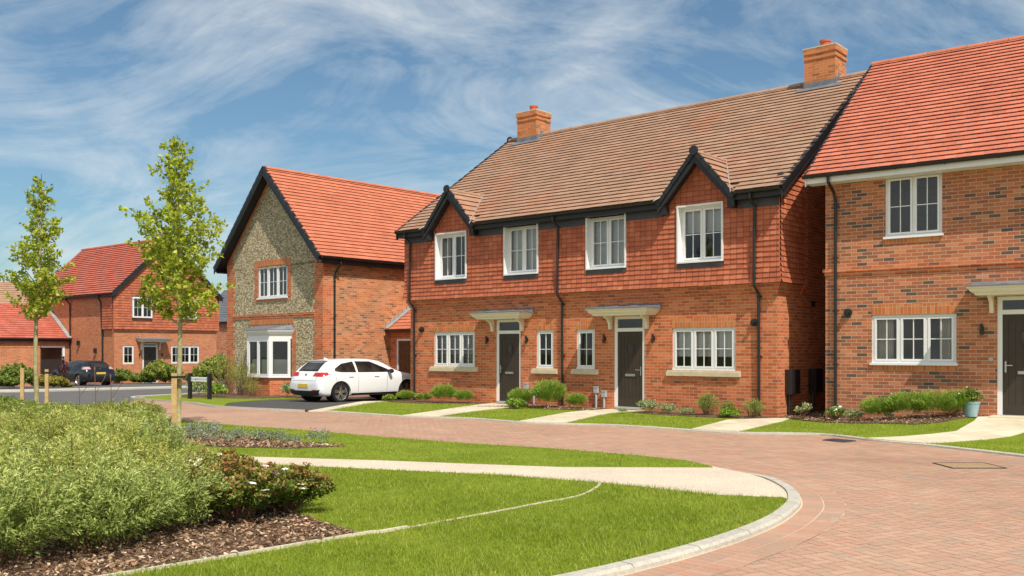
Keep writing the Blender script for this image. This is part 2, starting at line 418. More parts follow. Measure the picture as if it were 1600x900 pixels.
# ------------------------------------------------------------------ tiles
def tiles(mb, org, U, S, Nn, n, g, th, ivals, tw=.2, gap=.005, jit=.004, base=None):
    """courses of overlapping tiles. ivals(i) -> list of (u0,u1) for course i"""
    org, U, S, Nn = Vector(org), Vector(U), Vector(S), Vector(Nn)
    for i in range(n):
        for (u0, u1) in ivals(i):
            if u1 - u0 < .02: continue
            off = (tw / 2 if i % 2 else 0)
            k = math.floor((u0 - off) / tw)
            while k * tw + off < u1 - 1e-4:
                a = max(u0, k * tw + off); b = min(u1, (k + 1) * tw + off); k += 1
                if b - a < .012: continue
                a2, b2 = a + gap * .5, b - gap * .5
                t0 = th + random.uniform(-jit, jit); t1 = th + random.uniform(-jit, jit)
                lo = random.uniform(-.004, .004)
                p0 = org + U * a2 + S * (i * g + lo); p1 = org + U * b2 + S * (i * g + lo)
                q0 = org + U * a2 + S * ((i + 1) * g); q1 = org + U * b2 + S * ((i + 1) * g)
                r = random.random()
                mb.face([p0 + Nn * t0, p1 + Nn * t1, q1 + Nn * .003, q0 + Nn * .003], r=r)
                et = min(.012, t0 * .5)
                mb.face([p0 + Nn * (t0 - et), p1 + Nn * (t1 - et), p1 + Nn * t1, p0 + Nn * t0], r=r)

def wall_grid(mb, x0, x1, z0, z1, ops, y=0., depth=.1, inward=1):
    """front wall in plane y with rectangular openings and reveals; ops=[(x0,x1,z0,z1)]"""
    xs = sorted({x0, x1, *[o[0] for o in ops], *[o[1] for o in ops]})
    zs = sorted({z0, z1, *[o[2] for o in ops], *[o[3] for o in ops]})
    for a, b in zip(xs, xs[1:]):
        for c, d in zip(zs, zs[1:]):
            mx, mz = (a + b) / 2, (c + d) / 2
            if any(o[0] < mx < o[1] and o[2] < mz < o[3] for o in ops): continue
            mb.face([(a, y, c), (b, y, c), (b, y, d), (a, y, d)])
    for (a, b, c, d) in ops:
        e = y + depth
        mb.face([(a, y, c), (a, y, d), (a, e, d), (a, e, c)]); mb.face([(b, y, c), (b, e, c), (b, e, d), (b, y, d)])
        mb.face([(a, y, d), (b, y, d), (b, e, d), (a, e, d)]); mb.face([(a, y, c), (a, e, c), (b, e, c), (b, y, c)])

def frame_boxes(f, x0, x1, z0, z1, w, y0, y1):
    f.box(x0, x1, y0, y1, z0, z0 + w); f.box(x0, x1, y0, y1, z1 - w, z1)
    f.box(x0, x0 + w, y0, y1, z0 + w, z1 - w); f.box(x1 - w, x1, y0, y1, z0 + w, z1 - w)

def window(parent, x0, x1, z0, z1, n=3, y=.035, T=None, bars=True, sill='none', lintel=0, blind=None, mat='upvc', label=None, proud=0., curtain=False):
    f = MB(T)
    fw = .05
    frame_boxes(f, x0, x1, z0, z1, fw, y, y + .07)
    f.box(x0 - .0, x1 + .0, y - .03, y + .01, z0 - .001, z0 + .03)
    ix0, ix1, iz0, iz1 = x0 + fw, x1 - fw, z0 + fw, z1 - fw
    mw = .035
    cw = (ix1 - ix0 - (n - 1) * mw) / n
    for k in range(n):
        a = ix0 + k * (cw + mw); b = a + cw
        if k: f.box(a - mw, a, y + .001, y + .069, iz0, iz1)
        s = .042
        frame_boxes(f, a + .004, b - .004, iz0 + .004, iz1 - .004, s, y - .012, y + .05)
        ga, gb, gc, gd = a + .004 + s, b - .004 - s, iz0 + .004 + s, iz1 - .004 - s
        if bars:
            m_ = (ga + gb) / 2; zm = (gc + gd) / 2
            f.box(m_ - .009, m_ + .009, y + .008, y + .034, gc, gd)
            f.box(ga, m_ - .009, y + .009, y + .033, zm - .009, zm + .009); f.box(m_ + .009, gb, y + .009, y + .033, zm - .009, zm + .009)
    w = f.build('window', M[mat], parent, label)
    p = MB(T)
    for k in range(n):
        a = ix0 + k * (cw + mw); b = a + cw
        p.face([(a + .01, y + .022, iz0 + .01), (b - .01, y + .022, iz0 + .01), (b - .01, y + .022, iz1 - .01), (a + .01, y + .022, iz1 - .01)])
    p.build('pane', M['glass'], w)
    if sill == 'stone':
        s_ = MB(T); s_.box(x0 - .14, x1 + .14, -.065, .03, z0 - .145, z0 - .045); s_.box(x0 - .13, x1 + .13, -.03, .035, z0 - .045, z0 - .004)
        s_.build('sill', M['stone'], w)
    elif sill == 'white':
        s_ = MB(T); s_.box(x0 - .03, x1 + .03, -.05, y - .03, z0 - .035, z0 + .01); s_.build('sill', M['upvc'], w)
    elif sill == 'brick':
        s_ = MB(T); s_.box(x0 - .03, x1 + .03, -.05, y - .03, z0 - .035, z0 + .01); s_.build('sill', M['upvc'], w)
        s_ = MB(T); s_.box(x0, x1, -.006, .03, z0 - .15, z0 - .036); s_.build('brick_sill', M['brick_soldier'], w)
    if lintel:
        s_ = MB(T); s_.box(x0 - .0, x1 + .0, -.004, .05, z1, z1 + lintel); s_.build('lintel', M['brick_soldier'], w)
    if blind:   # (fraction from the top that is covered, tilt)
        s_ = MB(T); z = z1 - .05; zb = z1 - .05 - (z1 - z0 - .1) * blind[0]
        while z > zb:
            t = blind[1]
            s_.face([(x0 + .04, y + .11, z - .02), (x1 - .04, y + .11, z - .02), (x1 - .04, y + .11 + .045 * math.cos(t), z - .02 + .045 * math.sin(t)), (x0 + .04, y + .11 + .045 * math.cos(t), z - .02 + .045 * math.sin(t))])
            z -= .042
        s_.build('blind', M['blind'], w)
    if curtain:
        for (a, b) in ((x0 + .03, x0 + .03 + .22 * (x1 - x0)), (x1 - .03 - .2 * (x1 - x0), x1 - .03)):
            s_ = MB(T); K = 14
            P = [(a + (b - a) * i / K, y + .16 + .025 * math.sin(i * 1.9)) for i in range(K + 1)]
            for (pa, pb) in zip(P, P[1:]): s_.face([(pa[0], pa[1], z0), (pb[0], pb[1], z0), (pb[0], pb[1], z1), (pa[0], pa[1], z1)])
            s_.build('curtain', M['curtain'], w)
    return w

def door_set(parent, x0, x1, z0, zt, zl, lx0, lx1, handle, frame='upvc'):
    """frame x0..x1, z0..zt; leaf lx0..lx1 up to zl"""
    f = MB(); y0, y1 = .02, .11
    f.box(x0, lx0, y0, y1, z0, zt); f.box(lx1, x1, y0, y1, z0, zt)
    f.box(lx0, lx1, y0, y1, zt - .07, zt); f.box(lx0, lx1, y0, y1, zl, zl + .09)
    fr = f.build('door_frame', M[frame], parent)
    p = MB(); p.face([(lx0, .06, zl + .09), (lx1, .06, zl + .09), (lx1, .06, zt - .07), (lx0, .06, zt - .07)]); p.build('top_light_pane', M['glass'], fr)
    t = MB(); t.box(lx0 - .02, lx1 + .02, -.05, .05, z0 - .03, z0 + .028); t.build('threshold', M['meter_grey'], fr)
    d = MB(); a, b, c, e = lx0 + .006, lx1 - .006, z0 + .03, zl - .005
    y = .05
    d.box(a, b, y, y + .045, c, e)
    # raised stiles and rails, plank strips
    for (p0, p1, q0, q1) in ((a, a + .1, c, e), (b - .1, b, c, e), (a + .1, b - .1, c, c + .2), (a + .1, b - .1, e - .12, e)):
        d.box(p0, p1, y - .012, y + .001, q0, q1)
    k = 5; wv = (b - a - .2) / k
    for i in range(k): d.box(a + .1 + i * wv + .006, a + .1 + (i + 1) * wv - .006, y - .006, y + .001, c + .2, e - .12)
    dr = d.build('door', M['door'], parent)
    xm = (a + b) / 2; g = MB(); zz = z0 + (zl - z0) * .775
    g.face([(xm - .085, y - .009, zz - .10), (xm + .085, y - .009, zz - .10), (xm + .085, y - .009, zz + .10), (xm - .085, y - .009, zz + .10)])
    gg = g.build('door_glass', M['blind'] if False else M['car_glass'], dr)
    g = MB(); frame_boxes(g, xm - .11, xm + .11, zz - .125, zz + .125, .028, y - .022, y - .004); g.build('glass_frame', M['door'], dr)
    l = MB(); zz = z0 + (zl - z0) * .43; l.box(xm - .15, xm + .15, y - .02, y - .004, zz - .03, zz + .03); l.box(xm - .13, xm + .13, y - .027, y - .019, zz - .018, zz + .018); l.build('letterbox', M['steel'], dr)
    h = MB(); hx = a + .05 if handle < 0 else b - .05; zz = z0 + (zl - z0) * .5
    h.box(hx - .015, hx + .015, y - .03, y - .011, zz - .14, zz + .08); h.tube([(hx, y - .02, zz), (hx, y - .07, zz), (hx - handle * .13, y - .07, zz)], .011, 8)
    h.build('handle', M['steel'], dr)
    return dr

def canopy(parent, x0, x1, zb, depth=.62, h=.17, bx=None, mat='cream', bl=.34):
    prof = [(.13, 0), (.13, .03), (.09, .05), (.05, .085), (.045, .11), (.0, .14), (0, .17)]
    m_ = MB(); rings = []
    for ins, z in prof:
        z = z / .17 * h
        rings.append([(x0 + ins, 0, zb + z), (x0 + ins, -depth + ins, zb + z), (x1 - ins, -depth + ins, zb + z), (x1 - ins, 0, zb + z)])
    for A, B in zip(rings, rings[1:]):
        for k in range(3): m_.face([A[k], A[k + 1], B[k + 1], B[k]])
    m_.face(rings[0][::-1]); m_.face(rings[-1])
    c = m_.build('canopy', M[mat], parent)
    l = MB(); z = zb + h
    pr = [(0, -depth - .03, z + .002), (0, -depth - .03, z + .02), (0, -.06, z + .075), (0, -.02, z + .12), (0, 0, z + .12), (0, 0, z + .002)]
    l.prism([(x0 - .03, p[1], p[2]) for p in pr], (x1 - x0 + .06, 0, 0))
    nroll = 3
    for i in range(1, nroll):
        xx = x0 + (x1 - x0) * i / nroll
        l.tube([(xx, -depth - .03, z + .025), (xx, -.06, z + .08)], .016, 8)
    l.build('lead_roof', M['lead'], c)
    for bxx in bx:
        b = MB(); K = 8
        P = [(0, 0, zb)] + [(0, -.30, zb), (0, -.30, zb - .05)]
        for i in range(K + 1):
            a = i / K * math.pi / 2
            P.append((0, -.30 + .21 * math.sin(a) , zb - .05 - (bl - .1) * (1 - math.cos(a))))
        P += [(0, -.09, zb - bl), (0, 0, zb - bl)]
        b.prism([(bxx - .035, p[1], p[2]) for p in P], (.07, 0, 0)); b.build('bracket', M[mat], c)
    return c

def wall_lamp(parent, x, z, y=0):
    m_ = MB(); m_.box(x - .03, x + .03, y - .03, y, z - .05, z + .05)
    m_.lathe([(0, -.11), (.035, -.11), (.035, .0), (0, 0)], (x, y - .07, z), 12); m_.lathe([(0, .008), (.03, .008), (.03, .11), (0, .11)], (x, y - .07, z), 12)
    m_.build('wall_lamp', M['black'], parent)
def flue(parent, x, z, y=0):
    m_ = MB(); m_.lathe([(0, -.13), (.045, -.13), (.05, -.06), (.085, -.055), (.088, 0), (0, 0)], (x, y, z), 20, 'y'); m_.build('flue_vent', M['black'], parent)
def gutter(parent, p0, p1, r=.058, name='gutter', drop=True):
    p0, p1 = Vector(p0), Vector(p1); d = p1 - p0; t = d.normalized(); s = t.cross(Vector((0, 0, 1)))
    K = 9; prof = []
    for i in range(K + 1):
        a = math.pi * i / K
        prof.append(p0 + s * (r * math.cos(a)) - Vector((0, 0, 1)) * r * math.sin(a) * 1.1)
    for i in range(K + 1):
        a = math.pi * (K - i) / K
        prof.append(p0 + s * ((r - .006) * math.cos(a)) - Vector((0, 0, 1)) * ((r - .006) * math.sin(a) * 1.1) + Vector((0, 0, .001)))
    m_ = MB(); m_.prism(prof, d)
    n = max(2, int(d.length / .9))
    for i in range(n + 1):
        c = p0 + d * (i / n); 
        if i in (0, n): c = p0 + d * (.02 if i == 0 else .98)
        q = [c + s * ((r + .008) * math.cos(math.pi * k / 8)) - Vector((0, 0, 1)) * (r + .008) * 1.1 * math.sin(math.pi * k / 8) for k in range(9)]
        for a, b in zip(q, q[1:]): m_.face([a, b, b + t * .03, a + t * .03])
    return m_.build(name, M['black'], parent)
def downpipe(parent, pts, r=.034):
    m_ = MB(); m_.tube(pts, r, 10)
    zt, zb = pts[-2][2], pts[-1][2]; x, y = pts[-1][0], pts[-1][1]
    k = max(2, int((zt - zb) / 1.2))
    for i in range(k + 1):
        z = zb + .12 + (zt - zb - .2) * i / k
        m_.tube([(x, y, z), (x, y, z + .05)], r + .008, 10); m_.box(x - .065, x + .065, y, y + .05, z + .012, z + .035)
    return m_.build('downpipe', M['black'], parent)

def ridge_run(parent, p0, p1, mat, r=.12, seg=.45, name='ridge_tiles'):
    p0, p1 = Vector(p0), Vector(p1); L = (p1 - p0).length; t = (p1 - p0) / L
    s = t.cross(Vector((0, 0, 1))).normalized(); m_ = MB(); n = int(L / seg)
    for i in range(n):
        a = p0 + t * (L * i / n); b = p0 + t * (L * (i + 1) / n - .008); rr = r + random.uniform(-.004, .004); rv = random.random()
        Q = lambda c, k, q: c + s * (q * math.cos(math.pi * k / 8)) + Vector((0, 0, 1)) * (q * .8 * math.sin(math.pi * k / 8) - .06)
        for k in range(8): m_.face([Q(a, k, rr), Q(b, k, rr * 1.02), Q(b, k + 1, rr * 1.02), Q(a, k + 1, rr)], r=rv)
        m_.face([Q(a, k, rr) for k in range(9)], r=0); m_.face([Q(b, k, rr) for k in range(9)], r=0)
    return m_.build(name, mat, parent)

def verge_strip(mb, p0, p1, out, w=.11, t=.10, seg=.3):
    """black dry verge caps running from p0 (foot) to p1 (apex); out = outward horizontal unit"""
    p0, p1, out = Vector(p0), Vector(p1), Vector(out); L = (p1 - p0).length; s = (p1 - p0) / L
    nn = out.cross(s); 
    if nn.z < 0: nn = -nn
    n = max(1, int(L / seg))
    for i in range(n):
        a = p0 + s * (L * i / n); b = p0 + s * (L * (i + 1) / n + .02)
        h0, h1 = .045, .022
        for (u0, u1, v0, v1) in ((-w, 0, -.01, h0),):
            A = [a + out * u0 + nn * h0, a + nn * h0, a - nn * t, a + out * u0 - nn * t]
            B = [b + out * u0 + nn * h1, b + nn * h1, b - nn * t, b + out * u0 - nn * t]
            for k in range(4): mb.face([A[k], A[(k + 1) % 4], B[(k + 1) % 4], B[k]])
            mb.face(A); mb.face(B[::-1])

def barge(mb, p0, p1, out, h=.2, t=.025):
    p0, p1, out = Vector(p0), Vector(p1), Vector(out)
    A = [p0, p0 - Vector((0, 0, h)), p0 - Vector((0, 0, h)) + out * t, p0 + out * t]
    mb.prism(A, p1 - p0)

def chimney(parent, x0, x1, y0, y1, zb, zt, mat='brick_stack'):
    c = MB(); c.box(x0, x1, y0, y1, zb, zt - .3)
    c.box(x0 - .025, x1 + .025, y0 - .025, y1 + .025, zt - .3, zt - .225); c.box(x0, x1, y0, y1, zt - .225, zt - .15); c.box(x0 - .03, x1 + .03, y0 - .03, y1 + .03, zt - .15, zt)
    ch = c.build('chimney', M[mat], parent)
    k = MB(); k.box(x0 - .035, x1 + .035, y0 - .035, y1 + .035, zt, zt + .03); k.build('chimney_cap', M['stone'], ch)
    p = MB(); xm, ym = (x0 + x1) / 2, (y0 + y1) / 2
    p.lathe([(.0, .05), (.13, .03), (.13, .2), (.15, .22), (.15, .27), (.12, .27), (.11, .2), (0, .2)], (xm, ym, zt), 20); p.build('chimney_pot', M['terracotta'], ch)
    return ch

# ------------------------------------------------------------------ SEMI-DETACHED PAIR (frame D)
def frame(origin, u, zbase):
    return (origin[0], origin[1], zbase), math.atan2(u[1], u[0])
loc, rz = frame((-2.962, 29.108), (.7601, -.6498), 0)
D = empty('semi_detached_house', loc, rz, 'pair of tile-hung brick houses with brown roof, two chimneys and two small front gables', 'house')
XL, XR, DEP = -.24, 11.83, 10.0
CLZ, CLY = 3.10, -.13
w = MB()
gf = [(.78, 2.47, 1.08, 2.11), (4.78, 5.38, 1.07, 2.11), (6.15, 6.75, 1.07, 2.11), (9.08, 10.78, 1.08, 2.11), (3.30, 4.21, .06, 2.43), (7.36, 8.28, .06, 2.43)]
uf = [(1.04, 2.24, 3.70, 5.02), (3.77, 4.93, 3.70, 5.02), (6.62, 7.79, 3.70, 5.02), (9.35, 10.51, 3.70, 5.02)]
wall_grid(w, XL, XR, -.6, 5.2, gf + uf, 0, .1)
SL = (8.95 - 5.22) / 5.4   # main pitch
def gable_poly(y, inner=0): return
for (xx, sgn) in ((XL, -1), (XR, 1)):
    pts = [(xx, 0, -.6), (xx, DEP, -.6), (xx, DEP, 5.0), (xx, DEP / 2, 5.22 + SL * 5.4 - .17), (xx, 0, 5.22 + SL * .4 - .17)]
    w.face(pts if sgn > 0 else pts[::-1])
w.face([(XR, DEP, -.6), (XL, DEP, -.6), (XL, DEP, 5.2), (XR, DEP, 5.2)])
# corbelled courses under the tile hanging
for i in range(3):
    z0 = CLZ - .225 + i * .075; yy = -.032 * (i + 1)
    w.box(XL - (-yy), XR - yy, yy, .002, z0, z0 + .075)
    w.box(XR + .002, XR - yy, .002, 1.28, z0, z0 + .075)
w.build('wall', M['brick_red'], D)
# cast quoin return of the gable wall (slightly proud pier beside the tile hanging)
q = MB(); q.box(XR + .001, XR + .13, 1.18, 1.40, 3.02, 5.9); q.box(XR + .001, XR + .09, 1.18, 1.36, 2.94, 3.02); q.box(XR + .001, XR + .05, 1.18, 1.33, 2.87, 2.94); q.build('corbel_pier', M['brick_red'], D)

m_ = MB(); m_.box(XL + .05, XR - .05, 1.7, 1.75, 0, 5.2); m_.box(XL + .05, XR - .05, .12, 1.7, 2.68, 2.75); m_.box(5.72, 5.8, .12, 1.7, 0, 5.2); m_.build('interior_wall', M['interior'], D)
# tile hanging
t = MB(); g = .12; nrow = 16
def cut(lo, hi, z, ops, pad=.04):
    segs = [(lo, hi)]
    for (a, b, c, d) in ops:
        if c - pad - .13 < z < d + pad:
            ns = []
            for (p, r_) in segs:
                if b + pad <= p or a - pad >= r_: ns.append((p, r_)); continue
                if a - pad > p: ns.append((p, a - pad))
                if b + pad < r_: ns.append((b + pad, r_))
            segs = ns
    return segs
flare = [-.05, -.032, -.018, -.008]
for i in range(nrow):
    z0 = CLZ + i * g; yo = CLY + (flare[i] if i < 4 else 0)
    top = CLY + (flare[i + 1] if i + 1 < 4 else 0)
    Sv = Vector((0, top - yo, g)).normalized()
    tiles(t, (0, yo, z0), (1, 0, 0), Sv, (0, -1, 0), 1, g, .024, lambda _: [(a, b) for (a, b) in cut(XL - .13 + (flare[i] if i < 4 else 0), XR + .13 - (flare[i] if i < 4 else 0), z0 + .06, uf)], tw=.165, gap=.008, jit=.003)
    if i % 2 == 0: pass
    xs = XR - yo
    tiles(t, (xs, 0, z0), (0, 1, 0), Vector((-(top - yo), 0, g)).normalized() if False else Vector((yo - top, 0, g)).normalized(), (1, 0, 0), 1, g, .024, lambda _: [(yo, 1.18)], tw=.165, gap=.008, jit=.003)
gab = [(1.76, .90), (9.93, .96)]
GS = 1.14   # slope of the little gables
for (xc, hw) in gab:
    for i in range(nrow, nrow + 9):
        z0 = CLZ + i * g; hwid = min(.95, (6.22 - z0 - .06) / GS)
        if hwid < .05: continue
        ops_ = []
        tiles(t, (0, CLY, z0), (1, 0, 0), (0, 0, 1), (0, -1, 0), 1, g, .024, lambda _: [(xc - hwid, xc + hwid)], tw=.165, gap=.008, jit=.003)
for i in range(nrow, nrow + 9):      # right return, up to the verge
    z0 = CLZ + i * g; ystart = max(CLY, (z0 + .12 - (5.22 - .30)) / SL - .4)
    tiles(t, (XR + .13, 0, z0), (0, 1, 0), (0, 0, 1), (1, 0, 0), 1, g, .024, lambda _: [(ystart, 1.18)], tw=.165, gap=.008, jit=.003)
cl = t.build('tile_cladding', M['tile_hung'], D)
b = MB()
for (a, c) in [(XL - .12, 1.0), (2.28, 3.73), (4.97, 6.58), (7.83, 9.31), (10.55, XR + .12)]:
    b.box(a, c, CLY + .012, 0, CLZ, 5.1)
for (a, c) in [(.98, 2.3), (3.7, 5.0), (6.55, 7.85), (9.3, 10.6)]:
    b.box(a, c, CLY + .012, 0, CLZ, 3.62)
b.box(XR, XR + .118, 0, 1.18, CLZ, 5.6)
for (xc, hw) in gab:
    b.prism([(xc - .97, CLY + .011, 5.04), (xc + .97, CLY + .011, 5.04), (xc + .97, CLY + .011, 5.12), (xc, CLY + .011, 6.2), (xc - .97, CLY + .011, 5.12)], (0, .6, 0))
b.build('cladding_backing', M['soffit_dark'], cl)

kinds = [dict(curtain=True), dict(blind=(1, 1.25)), dict(blind=(1, 1.2)), dict(blind=(.45, 1.3))]
for (o, k) in zip(uf, kinds):
    a, b_, c, d = o
    ln = MB(); y0 = CLY - .05
    ln.box(a - .04, a, y0, .03, c - .04, d + .04); ln.box(b_, b_ + .04, y0, .03, c - .04, d + .04)
    ln.box(a, b_, y0, .03, d, d + .04); ln.box(a, b_, y0 - .02, .03, c - .04, c)
    wd = window(D, a, b_, c, d, 2, y=.0, label=None, **k)
    ln.build('window_surround', M['upvc'] , wd)
    ap = MB(); ap.box(a - .03, b_ + .03, CLY - .035, CLY - .015, c - .16, c - .04); ap.build('lead_apron', M['apron'], wd)
window(D, *gf[0], 3, sill='stone', lintel=.225, blind=(1, .6))
window(D, *gf[1], 1, sill='stone', lintel=.225)
window(D, *gf[2], 1, sill='stone', lintel=.225)
window(D, *gf[3], 3, sill='stone', lintel=.225, blind=(.72, 1.25))
door_set(D, 3.30, 4.21, .09, 2.43, 2.03, 3.39, 4.15, -1)
door_set(D, 7.36, 8.28, .09, 2.43, 2.04, 7.45, 8.21, 1)
canopy(D, 2.83, 4.68, 2.44, bx=[3.2, 4.31]); canopy(D, 6.90, 8.75, 2.44, bx=[7.27, 8.38])
for x in (2.98, 4.46, 7.08, 8.56): wall_lamp(D, x, 1.86)
flue(D, .28, 2.2); flue(D, 11.27, 2.2)
for x, zz in ((4.45, .56), (4.73, .44), (6.83, .52), (7.08, .42)):
    m_ = MB(); m_.box(x - .06, x + .06, -.09, -.002, zz - .07, zz + .09); m_.box(x - .068, x + .068, -.1, -.002, zz + .07, zz + .1); m_.tube([(x, -.05, -.1), (x, -.05, zz - .07)], .03, 8); m_.build('meter_post', M['meter_grey'], D)
for (a, c) in ((.38, .82), (1.7, 2.14)):
    m_ = MB(); m_.box(XR, XR + .18, a, c, .55, 1.12); m_.box(XR + .18, XR + .19, a + .02, c - .02, .57, 1.10); m_.tube([(XR + .06, a + .12, -.1), (XR + .06, a + .12, .55)], .04, 8); m_.build('meter_cabinet', M['black'], D)
for (x, z) in ((2.35, .17), (10.0, .17), (8.85, .17)):
    m_ = MB(); m_.box(x, x + .215, -.006, .01, z, z + .065); m_.build('air_brick', M['terracotta'], D)
m_ = MB(); m_.box(XR - .01, XR + .03, 1.85, 2.05, 2.62, 2.76); m_.build('wall_vent', M['black'], D)

# main roof
ng = 30; Hs = math.hypot(5.4, SL * 5.4); gs = Hs / ng; cs, sn = 5.4 / Hs, SL * 5.4 / Hs
S_ = Vector((0, cs, sn)); Nn = Vector((0, -sn, cs)); VL, VR = -.47, 12.12
def iv(i):
    yy = -.4 + i * gs * cs
    segs = [(VL, VR)]
    if yy < CLY - .02:
        for xc, hw in gab:
            ns = []
            h_ = .99
            for (p, r_) in segs:
                if xc - h_ > p and xc + h_ < r_: ns += [(p, xc - h_), (xc + h_, r_)]
                else: ns.append((p, r_))
            segs = ns
    return segs
t = MB(); tiles(t, (0, -.4, 5.22), (1, 0, 0), S_, Nn, ng, gs, .031, iv, tw=.3, gap=.004, jit=.003)
# plain base under the tiles and the rear slope
e = .035
for (p, r_) in iv(0): t.face([(p, -.4, 5.22 - e), (r_, -.4, 5.22 - e), (r_, CLY, 5.22 + SL * .27 - e), (p, CLY, 5.22 + SL * .27 - e)], r=.0)
t.face([(VL, CLY, 5.22 + SL * .27 - e), (VR, CLY, 5.22 + SL * .27 - e), (VR, 5, 8.95 - e), (VL, 5, 8.95 - e)], r=0)
t.face([(VR, 5, 8.95), (VR, 10.4, 5.22), (VL, 10.4, 5.22), (VL, 5, 8.95)][::-1])
rf = t.build('roof', M['tile_brown'], D)
ridge_run(D, (VL, 5, 8.96), (VR, 5, 8.96), M['tile_brown'], .13)
# verges and bargeboards
for (x, s) in ((VL, -1), (VR, 1)):
    v = MB()
    verge_strip(v, (x + s * .03, -.42, 5.22 - .03), (x + s * .03, 5, 8.95), (s, 0, 0)); verge_strip(v, (x + s * .03, 10.42, 5.22 - .03), (x + s * .03, 5, 8.95), (s, 0, 0))
    v.lathe([(0, 0), (.15, 0), (.15, .05), (0, .05)], (x + s * .02, 5, 8.93), 16, 'x')
    v.build('dry_verge', M['black'], rf)
for (x, s) in ((VL, -1), (VR, 1)):
    v = MB()
    barge(v, (x - (.0 if s < 0 else .025) , -.40, 5.19), (x - (.0 if s < 0 else .025), 5.0, 8.9), (1, 0, 0), .24)
    barge(v, (x - (.0 if s < 0 else .025) , 10.40, 5.19), (x - (.0 if s < 0 else .025), 5.0, 8.9), (1, 0, 0), .24)
    xi = XR if s > 0 else XL
    v.face([(xi, -.38, 5.0), (x, -.38, 5.0), (x, 5, 8.7), (xi, 5, 8.7)])
    v.build('bargeboard', M['bargeboard'], D)
# eaves: fascia, soffit and grey frieze, broken at the small gables
fa = MB(); segs = [(VL + .02, .84), (2.69, 8.98), (10.90, VR - .02)]
for (a, c) in segs:
    fa.box(a, c, -.37, -.345, 5.02, 5.2); fa.box(a, c, -.345, 0, 5.02, 5.04)
fa.build('fascia', M['bargeboard'], D)
for (a, c) in [(XL - .1, .80), (2.75, 3.72), (4.98, 6.57), (7.84, 8.93), (10.95, XR + .1)]:
    fr = MB(); fr.box(a, c, CLY - .03, CLY + .05, 4.84, 5.019); fr.build('frieze_board', M['apron'], D)
for (a, c) in segs: gutter(D, (a, -.435, 5.2), (c, -.435, 5.2))
for x in (-.06, 5.68, 11.36):
    xx = x
    downpipe(D, [(xx, -.435, 5.13), (xx, -.435, 5.03), (xx, CLY - .07, 4.86), (xx, CLY - .09, 3.05), (xx + .04, -.07, 2.85), (xx + .04, -.05, -.1)])
# small front gables
for (xc, hw) in gab:
    hw2 = 1.03; zt_ = 6.30; zf = zt_ - GS * hw2; yb = -.42; L = math.hypot(1, GS)
    gr = MB()
    depth_at = lambda z: (z - 5.22) / SL - .4 + .25
    for sgn in (-1, 1):
        Sd = Vector((-sgn / L, 0, GS / L)); Nd = Vector((sgn * GS / L, 0, 1 / L)); ln_ = hw2 * L; k = 7
        for i in range(k):
            zz = zf + GS * hw2 * (i + .5) / k
            ye = depth_at(zz)
            tiles(gr, Vector((xc + sgn * hw2, yb, zf)), (0, 1, 0), Sd, Nd, k, ln_ / k, .034, lambda j: [(0, ye - yb)] if j == i else [], tw=.3, gap=.004, jit=.003)
        gr.face([(xc + sgn * hw2, yb, zf - .03), (xc, yb, zt_ - .03), (xc, 1.6, zt_ - .03), (xc + sgn * hw2, depth_at(zf) , zf - .03)], r=0)
    go = gr.build('gable_roof', M['tile_brown'], D)
    ridge_run(go, (xc, yb, zt_), (xc, depth_at(zt_) + .1, zt_), M['tile_brown'], .09, .4)
    vv = MB()
    for sgn in (-1, 1):
        verge_strip(vv, (xc + sgn * hw2, yb - .03, zf - .02), (xc, yb - .03, zt_), (0, -1, 0), .09, .07, .28)
    vv.lathe([(0, -.04), (.11, -.04), (.12, 0), (0, 0)], (xc, yb - .02, zt_ - .01), 18, 'y')
    vv.build('dry_verge', M['black'], go)
    bb = MB()
    for sgn in (-1, 1):
        P0 = Vector((xc + sgn * hw2, yb + .005, zf - .05)); P1 = Vector((xc, yb + .005, zt_ - .05))
        bb.prism([P0, P0 - Vector((0, 0, .21)), P1 - Vector((0, 0, .24)), P1], (0, .03, 0))
        bb.face([(xc + sgn * hw2, yb + .03, zf - .2), (xc, yb + .03, zt_ - .22), (xc, CLY, zt_ - .22), (xc + sgn * hw2, CLY, zf - .2)])
        x_ = xc + sgn * (hw2 - .05); bb.box(min(x_, x_ - sgn * .14), max(x_, x_ - sgn * .14), yb + .035, CLY + .05, zf - .26, zf - .02)
    bb.build('bargeboard', M['bargeboard'], go)
